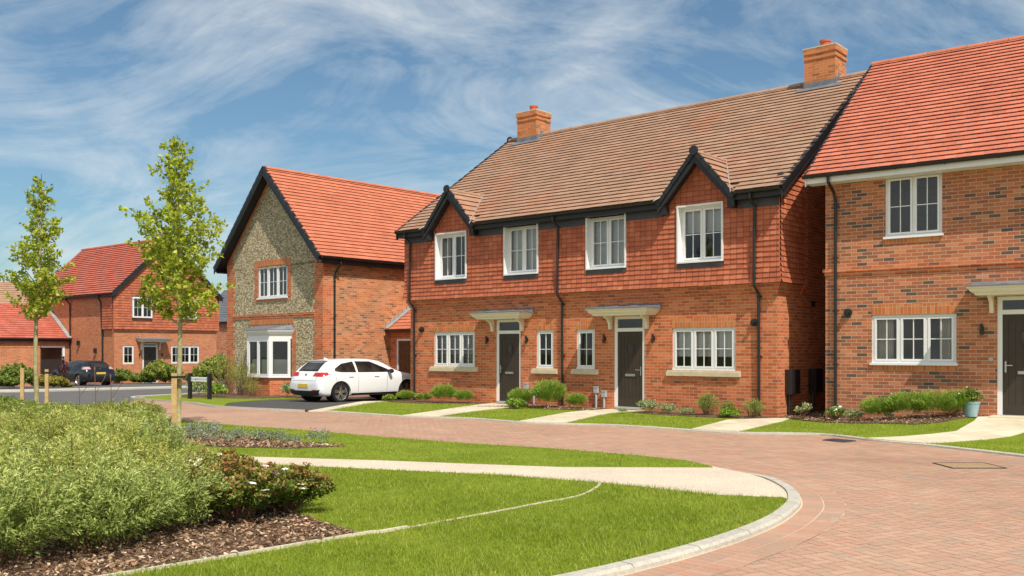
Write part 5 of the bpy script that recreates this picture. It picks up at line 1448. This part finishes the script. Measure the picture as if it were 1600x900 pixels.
bu = shrub_mesh('burgundy_shrub', 24, 40, .3, 1.6, .07, .05, M['leaf_burgundy'], up=.6, start=.1, base=.3)
x, y = at(99, 47.2); plant(bu, x, y, 1, 1, 'slender burgundy shrub rising in front of the black car', dz=0)

# ------------------------------------------------------------------ young trees
def tree(name, loc, h, clear, prof, nbr, seed, label, leaf=.095, lean=(0, 0)):
    r = np.random.default_rng(seed); e_ = empty(name, loc, 0, label, 'tree', 'young street trees')
    tp = [Vector((lean[0] * (t ** 1.5) + .03 * math.sin(t * 7 + seed), lean[1] * t + .02 * math.cos(t * 6), h * t)) for t in np.linspace(0, 1, 14)]
    m_ = MB(); m_.tube(tp, [.052 * (1 - t) ** .8 + .006 for t in np.linspace(0, 1, 14)], 10)
    m_.build('trunk', M['bark'], e_, smooth=True)
    def trunk(z):
        t = min(max(z / h, 0), 1) * 13; i = min(int(t), 12); return tp[i].lerp(tp[i + 1], t - i)
    br = MB(); P, D = [], []
    for b in range(nbr):
        t = (b + r.random() * .8) / nbr; z = clear + (h * .97 - clear) * t ** 1.05
        rr = np.interp(z / h, [p[0] for p in prof], [p[1] for p in prof]) * r.uniform(.5, 1.08)
        a = b * 2.4 + r.uniform(-.5, .5); base = trunk(z - rr * .35 if z - rr * .35 > clear * .9 else clear * .92)
        tip = trunk(z) + Vector((math.cos(a) * rr, math.sin(a) * rr, rr * r.uniform(.15, .7)))
        c = base.lerp(tip, .5) + Vector((0, 0, -.05 * rr + r.uniform(-.05, .1)))
        pts = []
        for s in np.linspace(0, 1, 6): pts.append(base * (1 - s) ** 2 + c * 2 * s * (1 - s) + tip * s * s)
        br.tube(pts, [.014, .011, .009, .007, .005, .003], 5, caps=False)
        L_ = (tip - base).length; nt = max(2, int(L_ / .085))
        for k in range(nt):
            s = .22 + .78 * (k + r.random()) / nt; p = base * (1 - s) ** 2 + c * 2 * s * (1 - s) + tip * s * s
            dv_ = Vector(r.normal(0, 1, 3)); dv_.z = abs(dv_.z) * .6 + .2; dv_.normalize(); tl = r.uniform(.10, .26) * min(1, .5 + rr)
            q = p + dv_ * tl; br.tube([p, q], [.003, .002], 4, caps=False)
            kk = r.integers(7, 18)
            for j in range(kk):
                f = r.uniform(.25, 1.05); pos = p + dv_ * tl * f + Vector(r.normal(0, .028, 3))
                d = dv_ * .4 + Vector(r.normal(0, .6, 3)) + Vector((0, 0, -.25)); P.append(pos[:]); D.append(d[:])
    br.build('branches', M['bark'], e_)
    P = np.array(P); D = np.array(D); k = len(P)
    global rng
    V, F = leaves_arr(P, D, leaf * r.uniform(.6, 1.2, k), leaf * .68 * r.uniform(.7, 1.15, k), fold=.2)
    raw_mesh('crown', V, F, M['leaf_tree'], np.clip(r.beta(2.2, 2.2, k), 0, 1), parent=e_)
    return e_
prof1 = [(.36, .65), (.42, 1.1), (.52, .95), (.60, 1.08), (.70, .92), (.76, .48), (.85, .42), (.94, .26), (1, .06)]
tree('young_tree', (-6.50, 18.43, .05), 5.72, 2.15, prof1, 68, 5, 'larger young tree with yellow green leaves, tied to one square stake', lean=(-.03, 0))
prof2 = [(.40, .45), (.46, .78), (.55, .85), (.62, .75), (.70, .40), (.82, .36), (.93, .2), (1, .05)]
tree('young_tree', (-11.08, 21.97, .05), 5.62, 2.25, prof2, 60, 9, 'smaller young tree at the left edge, standing between two stakes', lean=(.12, 0))
def stake(x, y, h, w, lab, band=True):
    e_ = empty('tree_stake', (x, y, 0), .3, lab, 'stake', 'tree stakes')
    m_ = MB(); m_.box(-w / 2, w / 2, -w / 2, w / 2, 0, h); m_.face([(-w / 2, -w / 2, h), (w / 2, -w / 2, h), (w / 2, w / 2, h), (-w / 2, w / 2, h)]); m_.build('post', M['timber'], e_)
    if band:
        m_ = MB(); m_.box(-w / 2 - .004, w / 2 + .16, -w / 2 - .004, w / 2 + .004, h - .10, h - .06); m_.build('tree_tie', M['rubber'], e_)
stake(-6.545, 18.28, 1.12, .10, 'square wooden stake with black tie against the larger young tree')
stake(-11.37, 21.9, 1.15, .075, 'left of the two wooden stakes at the smaller tree', False)
stake(-10.80, 21.9, 1.12, .075, 'wooden stake with black tie just right of the smaller tree trunk')

# ------------------------------------------------------------------ street name sign
sg = empty('street_name_sign', (-10.13, 30.6, hz(-10, 30.6)), math.atan2(-.55, .85), 'white street name plate between two black posts on the corner verge', 'sign')
for s in (-1, 1):
    m_ = MB(); m_.box(s * .48 - .05, s * .48 + .05, -.05, .05, -.1, .86); m_.build('post', M['black'], sg)
m_ = MB(); m_.box(-.43, .43, -.02, .0, .60, .74); pl_ = m_.build('name_plate', M['white_letter'], sg)
m_ = MB(); x_ = -.36
while x_ < .34:
    w_ = random.choice([.03, .035, .045])
    m_.box(x_, x_ + .01, -.024, -.021, .635, .70)
    if random.random() < .7: m_.box(x_ + .01, x_ + w_ - .008, -.024, -.021, random.choice([.635, .66, .688]), random.choice([.70, .672])) 
    x_ += w_ + .014
m_.build('lettering', M['black'], pl_)
for s in (-1, 1):
    m_ = MB(); m_.box(s * .40 - .02, s * .40 + .02, -.03, -.0, .58, .76); m_.build('clamp', M['steel'], sg)

# ------------------------------------------------------------------ cars
def bl(tab, x):
    xs = [t[0] for t in tab]; return [float(np.interp(x, xs, [t[k] for t in tab])) for k in range(1, len(tab[0]))]
def car(name, origin, heading, label, paint, tab, Lc, wheels, glassdef, wr=.32, plate=(.0, .60), lamp=None, spokes=5, group='parked cars', lower_black=True, lampmat='tail_red'):
    """local x forward from the rear bumper, y left, z up"""
    E_ = empty(name, origin, heading, label, 'car', group)
    me = bpy.data.meshes.new('body'); bm = bmesh.new(); rings = []
    for row in tab:
        x, zb, zs, zt, w_, wt = row
        mid = zb + (zs - zb) * .45
        half = [(0, zb), (w_ * .6, zb), (w_ * .93, zb + .015), (w_ * .985, zb + .10), (w_, mid), (w_ * .99, mid + (zs - mid) * .6), (w_ * .955, zs - .01),
                (w_ * .95 + (wt - w_ * .95) * .5, zs + (zt - zs) * .5), (wt, zs + (zt - zs) * .86), (wt * .86, zt - (zt - zs) * .035), (wt * .5, zt - .001), (0, zt)]
        pts = half + [(-y, z) for (y, z) in half[-2:0:-1]]
        rings.append([bm.verts.new((x, y, z)) for y, z in pts])
    n = len(rings[0])
    for A, B in zip(rings, rings[1:]):
        for k in range(n): bm.faces.new([A[k], B[k], B[(k + 1) % n], A[(k + 1) % n]])
    bm.faces.new(rings[0]); bm.faces.new(rings[-1][::-1])
    bmesh.ops.recalc_face_normals(bm, faces=bm.faces[:])
    bm.to_mesh(me); bm.free(); me.materials.append(M[paint])
    tmp = bpy.data.objects.new('tmp', me); COL.objects.link(tmp)
    md = tmp.modifiers.new('s', 'SUBSURF'); md.levels = 2; md.render_levels = 2
    dg = bpy.context.evaluated_depsgraph_get(); dg.update()
    full = bpy.data.meshes.new_from_object(tmp.evaluated_get(dg))
    bvh = BVHTree.FromPolygons([v.co.copy() for v in full.vertices], [list(p.vertices) for p in full.polygons])
    cutb = MB()
    for x in wheels:
        cutb.lathe([(0, -1.2), (wr + .055, -1.2), (wr + .055, -.58), (0, -.58)], (x, 0, wr + .005), 40, 'y')
        cutb.lathe([(0, .58), (wr + .055, .58), (wr + .055, 1.2), (0, 1.2)], (x, 0, wr + .005), 40, 'y')
    co = cutb.build('cut', M['black'], merge=True)
    bm = bmesh.new(); bm.from_mesh(co.data); bmesh.ops.recalc_face_normals(bm, faces=bm.faces[:]); bm.to_mesh(co.data); bm.free()
    bo = tmp.modifiers.new('b', 'BOOLEAN'); bo.operation = 'DIFFERENCE'; bo.object = co; bo.solver = 'EXACT'
    dg.update(); dg = bpy.context.evaluated_depsgraph_get()
    me2 = bpy.data.meshes.new_from_object(tmp.evaluated_get(dg))
    bpy.data.objects.remove(tmp); bpy.data.objects.remove(co)
    me2.polygons.foreach_set('use_smooth', [True] * len(me2.polygons))
    me2.name = 'body'
    if len(me2.materials) > 1:
        me2.materials.clear(); me2.materials.append(M[paint]); 
    for p in me2.polygons: p.material_index = 0
    try:
        me2.set_sharp_from_angle(angle=R(40))
    except Exception: pass
    body = bpy.data.objects.new('body', me2); COL.objects.link(body); body.parent = E_
    # dark arches inside
    m_ = MB()
    for x in wheels:
        for s in (-1, 1): m_.lathe([(wr + .05, s * .56), (wr + .05, s * .80)], (x, 0, wr + .005), 24, 'y', R(-10), R(190)); m_.lathe([(0, s * .56), (wr + .05, s * .56)], (x, 0, wr + .005), 24, 'y')
    m_.build('arch_liner', M['black'], E_)
    def patch(nm, pts2, d, o_, mat, off=.006, par=None, uv2=None, nu=16, nv=6):
        """pts2: (lower, upper) polylines in the 2 plane coordinates; cast along d"""
        lo, hi = pts2; d = Vector(d).normalized(); g = MB(); grid = []
        for i in range(nu + 1):
            row = []
            for j in range(nv + 1):
                a = i / nu; L0 = lerp_poly(lo, a); H0 = lerp_poly(hi, a); q = L0 + (H0 - L0) * (j / nv)
                org = uv2(q.x, q.y); hit = bvh.ray_cast(org, d)
                row.append(hit[0] + hit[1] * off * (1 if hit[1].dot(d) < 0 else -1) if hit[0] is not None else None)
            grid.append(row)
        for i in range(nu):
            for j in range(nv):
                q = [grid[i][j], grid[i + 1][j], grid[i + 1][j + 1], grid[i][j + 1]]
                if all(p is not None for p in q): g.face(q)
        return g.build(nm, M[mat], par or E_, smooth=True)
    def lerp_poly(pl_, a):
        P = [Vector(p) for p in pl_]; t = a * (len(P) - 1); i = min(int(t), len(P) - 2); return P[i].lerp(P[i + 1], t - i)
    for s in (-1, 1):
        org = lambda x, z, s=s: Vector((x, s * 3, z))
        for (lo, hi) in glassdef['side']:
            patch('side_window', (lo, hi), (0, -s, 0), None, 'car_glass', uv2=org)
        for (x0, x1) in glassdef['seams']:
            lo = [(x0 - .004, .34), (x0 + .005, .34)]; hi = [(x1 - .004, .93), (x1 + .005, .93)]
            patch('door_seam', (lo, hi), (0, -s, 0), None, 'black', off=.002, uv2=org, nu=1, nv=12)
        for x in glassdef['handles']:
            hit = bvh.ray_cast(org(x, .845), Vector((0, -s, 0)))[0]
            m_ = MB(); m_.box(x - .09, x + .09, hit.y - .02, hit.y + .03 if s > 0 else hit.y + .02, .835, .86) if s > 0 else m_.box(x - .09, x + .09, hit.y - .03, hit.y + .02, .835, .86)
            m_.build('door_handle', M[paint], E_)
        mx_ = glassdef['mirror']; hit = bvh.ray_cast(org(mx_, .97), Vector((0, -s, 0)))[0]; y0 = hit.y
        m_ = MB(); m_.tube([(mx_, y0, .96), (mx_, y0 + s * .08, .985)], .025, 6)
        m_.lathe([(0, -.09), (.05, -.085), (.075, -.03), (.072, .05), (0, .06)], (mx_ + .02, y0 + s * .15, 1.0), 12, 'y'); m_.build('wing_mirror', M[glassdef.get('mircol', 'black')], E_, smooth=False)
        # tail lamp wraps round the corner
        zl, zh, yi, xo = lamp
        patch('tail_lamp', ([(s * yi, zl + .02), (s * .86, zl), ], [(s * (yi + .04), zh - .02), (s * .86, zh)]), (1, 0, 0), None, lampmat, uv2=lambda y, z: Vector((-2, y, z)), off=.008)
        patch('tail_lamp', ([(-.1, zl + .0), (xo, zl + .05)], [(-.1, zh), (xo + .04, zh + .0)]), (0, -s, 0), None, lampmat, uv2=org, off=.008)
    lo, hi = glassdef['rear']; patch('rear_window', (lo, hi), (1, 0, 0), None, 'car_glass', uv2=lambda y, z: Vector((-2, y, z)), nv=8)
    lo, hi = glassdef['front']; patch('windscreen', (lo, hi), (-1, 0, 0), None, 'car_glass', uv2=lambda y, z: Vector((7, y, z)), nv=8)
    if lower_black:
        patch('rear_diffuser', ([(-.72, .27), (-.3, .235), (.3, .235), (.72, .27)], [(-.80, .44), (-.42, .40), (.42, .40), (.80, .44)]), (1, 0, 0), None, 'black', uv2=lambda y, z: Vector((-2, y, z)), nu=24, off=.008)
        patch('side_sill', ([(wheels[0] + .42, .235), (wheels[1] - .42, .235)], [(wheels[0] + .42, .30), (wheels[1] - .42, .30)]), (0, 1, 0), None, 'black', uv2=lambda x, z: Vector((x, -3, z)), off=.004)
    rr_ = lambda y, z: Vector((-2, y, z))
    for s in (-1, 1):
        patch('tailgate_seam', ([(s * .60, .72), (s * .61, .72)], [(s * .585, 1.0), (s * .595, 1.0)]), (1, 0, 0), None, 'black', uv2=rr_, off=.003, nu=1, nv=10)
        if lower_black: patch('reflector', ([(s * .46, .40), (s * .66, .415)], [(s * .46, .43), (s * .66, .445)]), (1, 0, 0), None, 'tail_red', uv2=rr_, off=.014)
    patch('bumper_seam', ([(-.60, .715), (.60, .715)], [(-.60, .722), (.60, .722)]), (1, 0, 0), None, 'black', uv2=rr_, off=.003, nu=20, nv=1)
    patch('wiper', ([(-.02, 1.03), (.30, 1.06)], [(-.02, 1.045), (.30, 1.07)]), (1, 0, 0), None, 'black', uv2=rr_, off=.016, nu=8, nv=1)
    hit = bvh.ray_cast(Vector((-2, 0, plate[1])), Vector((1, 0, 0)))[0]
    m_ = MB(); m_.box(hit.x - .015, hit.x + .06, -.26, .26, plate[1] - .055, plate[1] + .055); m_.build('number_plate', M['plate'], E_)
    hit = bvh.ray_cast(Vector((-2, 0, plate[2])), Vector((1, 0, 0)))[0]
    m_ = MB(); m_.lathe([(0, -.01), (.04, -.01), (.042, .03), (0, .03)], (hit.x - .002, 0, plate[2]), 20, 'x'); bd = m_.build('badge', M['steel'], E_)
    m_ = MB(); m_.lathe([(0, -.013), (.030, -.013), (.030, .0), (0, .0)], (hit.x - .002, 0, plate[2]), 16, 'x'); m_.build('badge_face', M['apron'], bd)
    # wheels
    for x in wheels:
        for s in (-1, 1):
            yo = s * (glassdef['track']); 
            ty = MB(); ty.lathe([(wr * .74, .0), (wr * .77, .012), (wr * .97, .0), (wr, -.03), (wr, -.17), (wr * .95, -.205), (wr * .74, -.2)] if s > 0 else [(wr * .74, .0), (wr * .77, -.012), (wr * .97, -.0), (wr, .03), (wr, .17), (wr * .95, .205), (wr * .74, .2)], (x, yo, wr), 36, 'y')
            wo = ty.build('wheel', M['rubber'], E_)
            rm = MB(); q = s * -.02
            rm.lathe([(wr * .77, q + s * .016), (wr * .74, q + s * .022), (wr * .70, q - s * .01), (wr * .70, q - s * .13)], (x, yo, wr), 36, 'y')
            for k in range(spokes):
                for dd in (-.16, .16):
                    a = k * 2 * math.pi / spokes + .3; a1 = a + dd; a2 = a + dd * .95
                    c0 = Vector((x + math.cos(a + dd * .9) * wr * .13, yo + q - s * .01, wr + math.sin(a + dd * .9) * wr * .13)); c1 = Vector((x + math.cos(a1) * wr * .72, yo + q + s * .0, wr + math.sin(a1) * wr * .72))
                    t = (c1 - c0).normalized(); sd = Vector((-t.z, 0, t.x)) * wr * .042
                    A = [c0 - sd, c0 + sd, c1 + sd * .9, c1 - sd * .9]
                    rm.prism(A, (0, -s * .03, 0))
            rm.lathe([(0, q + s * .004), (wr * .15, q + s * .002), (wr * .17, q - s * .04)], (x, yo, wr), 20, 'y')
            rm.build('rim', M['alloy'], wo)
            dk_ = MB(); dk_.lathe([(0, q - s * .06), (wr * .70, q - s * .06)], (x, yo, wr), 24, 'y'); dk_.build('brake_disc', M['apron'], wo)
    return E_

# x, z bottom, z shoulder, z top, half width, half width at roof
hatch = [(0.00, .40, .52, .60, .66, .60), (.03, .30, .62, .74, .78, .66), (.09, .25, .72, .84, .84, .70), (.16, .22, .86, 1.00, .865, .68), (.28, .20, .93, 1.12, .875, .66), (.42, .20, .955, 1.25, .88, .625),
         (.58, .20, .965, 1.36, .885, .60), (.70, .20, .965, 1.385, .885, .595), (1.1, .20, .96, 1.415, .885, .60), (1.7, .20, .95, 1.43, .885, .60), (2.3, .20, .94, 1.41, .885, .60), (2.65, .20, .93, 1.34, .885, .59), (2.95, .20, .92, 1.18, .885, .60), (3.22, .20, .91, 1.02, .885, .66),
         (3.4, .20, .88, .965, .885, .72), (3.8, .20, .82, .90, .88, .68), (4.1, .20, .74, .82, .85, .64), (4.25, .24, .62, .70, .78, .58), (4.33, .34, .50, .56, .66, .5)]
gd1 = dict(side=[([(.62, 1.02), (.85, .985), (1.42, .975)], [(.64, 1.10), (.95, 1.26), (1.42, 1.33)]), ([(1.50, .975), (2.2, .97), (2.90, .965)], [(1.50, 1.335), (2.1, 1.325), (2.86, 1.02)])],
           seams=[(1.46, 1.50), (2.62, 2.66), (.72, .60)], handles=[1.20, 2.22], mirror=2.72, mircol='black', track=.875,
           rear=([(-.52, 1.02), (.52, 1.02)], [(-.46, 1.30), (.46, 1.30)]), front=([(-.58, 1.0), (.58, 1.0)], [(-.48, 1.32), (.48, 1.32)]))
hd_ = math.atan2(.730, .683)
# contact of rear right wheel at (-5.35, 29.0): local (.78, -.80)
c, s = math.cos(hd_), math.sin(hd_); rx, ry_ = .80, -.80
ox, oy = -5.14 - (rx * c - ry_ * s), 28.35 - (rx * s + ry_ * c)
wc = car('parked_car', (ox, oy, hz(-5.3, 29.6) + .012), hd_, 'white five-door hatchback parked on the drive beside the flint house', 'white_paint', hatch, 4.33, (.80, 3.49), gd1, wr=.325, plate=(0, .56, .90), lamp=(.845, .985, .38, .33))
wc.scale = (.965, .965, .93)
spo = MB(); spo.box(.50, .66, -.50, .50, 1.352, 1.378); spo.build('roof_spoiler', M['white_paint'], wc)
an = MB(); an.prism([(.78, -.012, 1.385), (.95, -.012, 1.405), (.80, -.004, 1.46)], (0, .024, 0)); an.build('aerial_fin', M['white_paint'], wc)
hd2 = math.atan2(.634, -.773); c, s = math.cos(hd2), math.sin(hd2)
gd2 = dict(gd1); gd2['mircol'] = 'black_paint'
rx, ry_ = .85, .80
ox, oy = -23.4 - (rx * c - ry_ * s), 51.0 - (rx * s + ry_ * c)
hatch2 = [(r_[0] * 1.02, r_[1], r_[2] * 1.03, r_[3] * 1.02, r_[4], r_[5] * (.93 if r_[0] > .2 else 1.)) for r_ in hatch]
bc = car('parked_car', (ox, oy, hz(-23, 51.5) + .05), hd2, 'black hatchback with yellow rear plate parked in front of the garage', 'black_paint', hatch2, 4.4, (.85, 3.49), gd2, wr=.32, plate=(0, .72, .98), lamp=(.93, 1.08, .50, .30), lower_black=False, lampmat='tail_clear')
bc.scale = (1, 1, .95)
x, y = at(356, 66)
car('parked_car', (x, y, hz(x, y)), R(20), 'dark blue car mostly hidden behind the corner of the flint house', 'blue_paint', hatch, 4.33, (.80, 3.49), gd1, wr=.32, plate=(0, .56, .90), lamp=(.83, .985, .40, .30))

# ------------------------------------------------------------------ grass and chips
def inpoly(x, y, poly):
    P = np.array(poly); r = np.zeros(len(x), bool); j = len(P) - 1
    for i in range(len(P)):
        xi, yi = P[i]; xj, yj = P[j]
        c = ((yi > y) != (yj > y)) & (x < (xj - xi) * (y - yi) / (yj - yi + 1e-12) + xi)
        r ^= c; j = i
    return r
def grass(name, poly, n, hgt, wid, base, hf=None, holes=(), scale_far=False, lab=None):
    P = np.array(poly); x = rng.uniform(P[:, 0].min(), P[:, 0].max(), n * 3); y = rng.uniform(max(P[:, 1].min(), 4.8), P[:, 1].max(), n * 3)
    keep = inpoly(x, y, poly) & (x / y > -.60) & (x / y < .60)
    for h_ in holes: keep &= ~inpoly(x, y, h_)
    x, y = x[keep], y[keep]
    if scale_far:
        pk = rng.random(len(x)) < np.clip((7.0 / y) ** 1.6, .12, 1); x, y = x[pk], y[pk]
    k = len(x)
    s = np.clip(y / 9, 1, 2.2) if scale_far else np.ones(k)
    # taller tufts in soft patches
    tuft = .75 + .35 * np.sin(x * 2.1 + np.sin(y * 1.7) * 2) * np.sin(y * 1.9 + x * .6) + .15 * rng.normal(size=k)
    H_ = hgt * np.clip(tuft, .4, 1.4) * rng.uniform(.5, 1.2, k); a = rng.random(k) * 2 * np.pi; wd = wid * s
    z = np.full(k, base) if hf is None else np.array([hf(p, q) for p, q in zip(x, y)]) + base
    ln_ = rng.normal(0, .5, (k, 2)) * H_[:, None]
    V = np.zeros((k, 3, 3)); ca, sa = np.cos(a) * wd / 2, np.sin(a) * wd / 2
    V[:, 0] = np.stack([x - ca, y - sa, z - .002], 1); V[:, 1] = np.stack([x + ca, y + sa, z - .002], 1)
    V[:, 2] = np.stack([x + ln_[:, 0], y + ln_[:, 1], z + H_], 1)
    patch_ = .5 + .22 * np.sin(x * 1.3 + 1) * np.cos(y * 1.1) + .22 * np.sin(x * .7 + y * 2.3) * np.sin(y * .8 - x * 3.1 + 2)
    rd = np.clip(patch_ * .5 + rng.beta(2, 3, k) * .7, 0, 1)
    return raw_mesh(name, V.reshape(-1, 3), np.arange(3 * k).reshape(k, 3), M['blade'], rd, kind='stuff', label=lab, cat='grass')
grass('grass', LAWN1, 330000, .042, .006, .05, holes=[BED1], scale_far=True, lab='short mown grass on the curved green in the foreground')
grass('grass', STRIP, 60000, .034, .009, .047, holes=[BED2], lab='short mown grass on the strip between gravel path and block paving')
grass('grass', NV, 120000, .04, .010, .03, hf=hv, holes=paths + beds, lab='short mown grass on the verge in front of the houses')
def chips(name, poly, n, size, base, lab, ymax=99, hf=None):
    P = np.array(poly); x = rng.uniform(P[:, 0].min(), P[:, 0].max(), n * 2); y = rng.uniform(max(P[:, 1].min(), 4.8), min(P[:, 1].max(), ymax), n * 2)
    keep = inpoly(x, y, poly) & (x / y > -.62) & (x / y < .6); x, y = x[keep], y[keep]; k = len(x)
    z = (np.zeros(k) if hf is None else np.array([hf(p, q) for p, q in zip(x, y)])) + base + rng.uniform(0, .018, k)
    D = rng.normal(size=(k, 3)); D[:, 2] *= .25; 
    V, F = leaves_arr(np.stack([x, y, z], 1), D, size * rng.uniform(.4, 1.5, k), size * .42 * rng.uniform(.5, 1.3, k), fold=.1)
    return raw_mesh(name, V, F, M['chip'], rng.random(k), kind='stuff', label=lab, cat='mulch')
chips('bark_chips', BED1, 42000, .042, .066, 'coarse bark chips under the shrubs of the near bed', 10.5)
chips('bark_chips', BED2, 22000, .06, .064, 'bark chips round the blue-flowered plants and the young trees', 19)
chips('bark_chips', beds[3], 4000, .05, .055, 'bark chips under the lavender row by the right-hand house', hf=hv)
chips('bark_chips', beds[1], 2500, .05, .055, 'bark chips in the bed between the two front doors', hf=hv)

# ------------------------------------------------------------------ sun, sky, camera
S = Vector((1.02, -2.19, 3.3)).normalized()
sl = bpy.data.lights.new('sun', 'SUN'); sl.energy = 4.2; sl.angle = R(.55); sl.color = (1, .93, .82)
so = bpy.data.objects.new('sun', sl); COL.objects.link(so); so.rotation_euler = S.to_track_quat('Z', 'Y').to_euler(); so.location = (10, -20, 40)
wd = bpy.data.worlds.new('World'); scene.world = wd; wd.use_nodes = True; nt = wd.node_tree; nt.nodes.clear()
out = nt.nodes.new('ShaderNodeOutputWorld'); bg = nt.nodes.new('ShaderNodeBackground'); nt.links.new(bg.outputs[0], out.inputs[0])
sky = N(nt, 'ShaderNodeTexSky', sky_type='NISHITA'); sky.sun_disc = False
sky.sun_elevation = math.asin(S.z); sky.sun_rotation = math.atan2(S.x, S.y); sky.air_density = 1.0; sky.dust_density = 1.2; sky.ozone_density = 2.2
gen = N(nt, 'ShaderNodeTexCoord').outputs['Generated']
sp = N(nt, 'ShaderNodeSeparateXYZ'); nt.links.new(gen, sp.inputs[0])
zz = math_(nt, 'ADD', math_(nt, 'MAXIMUM', sp.outputs[2], 0.), .5)
cx_ = math_(nt, 'DIVIDE', sp.outputs[0], zz); cy_ = math_(nt, 'DIVIDE', sp.outputs[1], zz)
cb = N(nt, 'ShaderNodeCombineXYZ'); nt.links.new(cx_, cb.inputs[0]); nt.links.new(cy_, cb.inputs[1])
mp = N(nt, 'ShaderNodeMapping'); mp.inputs['Rotation'].default_value = (0, 0, R(30)); mp.inputs['Scale'].default_value = (1.5, 3.4, 1); nt.links.new(cb.outputs[0], mp.inputs[0])
n1 = noise(nt, mp.outputs[0], 1.5, 9, .64, .9)
mp2 = N(nt, 'ShaderNodeMapping'); mp2.inputs['Rotation'].default_value = (0, 0, R(24)); mp2.inputs['Location'].default_value = (3.1, 1.2, 0); mp2.inputs['Scale'].default_value = (1.6, 2.6, 1); nt.links.new(cb.outputs[0], mp2.inputs[0])
n2 = noise(nt, mp2.outputs[0], 1.3, 7, .6, .5)
lft = math_(nt, 'MULTIPLY', sp.outputs[0], -.42)
hor = math_(nt, 'MULTIPLY', math_(nt, 'SUBTRACT', .36, sp.outputs[2]), .85)
fill_cloud = math_(nt, 'MULTIPLY', math_(nt, 'MAXIMUM', math_(nt, 'MULTIPLY', sp.outputs[1], -1.), 0.), .35)  # extra cloud added behind the camera, out of view, to lift the fill light
tot = math_(nt, 'ADD', fill_cloud, math_(nt, 'ADD', math_(nt, 'MULTIPLY', sp.outputs[2], .0), 0.))
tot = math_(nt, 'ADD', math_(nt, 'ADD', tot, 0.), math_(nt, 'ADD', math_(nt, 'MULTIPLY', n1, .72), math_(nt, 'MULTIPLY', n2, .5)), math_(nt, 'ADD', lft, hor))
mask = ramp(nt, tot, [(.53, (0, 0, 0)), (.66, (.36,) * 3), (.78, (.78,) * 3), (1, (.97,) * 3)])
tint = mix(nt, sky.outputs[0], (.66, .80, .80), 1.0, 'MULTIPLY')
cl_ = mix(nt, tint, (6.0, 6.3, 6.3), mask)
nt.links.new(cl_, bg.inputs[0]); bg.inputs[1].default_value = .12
cam = bpy.data.cameras.new('camera'); co = bpy.data.objects.new('camera', cam); COL.objects.link(co)
co.location = (0, 0, 1.55); co.rotation_euler = (R(90), 0, 0)
cam.sensor_width = 36; cam.lens = 1474 / 1600 * 36; cam.shift_y = 98 / 1600; cam.clip_end = 2000; cam.clip_start = .05
scene.camera = co
scene.render.engine = 'CYCLES'
vs = scene.view_settings; vs.view_transform = 'Standard'; vs.look = 'None'; vs.exposure = .2; vs.gamma = 1; vs.use_curve_mapping = False
try:
    scene.cycles.use_denoising = True
    scene.cycles.max_bounces = 8; scene.cycles.transparent_max_bounces = 12
except Exception: pass
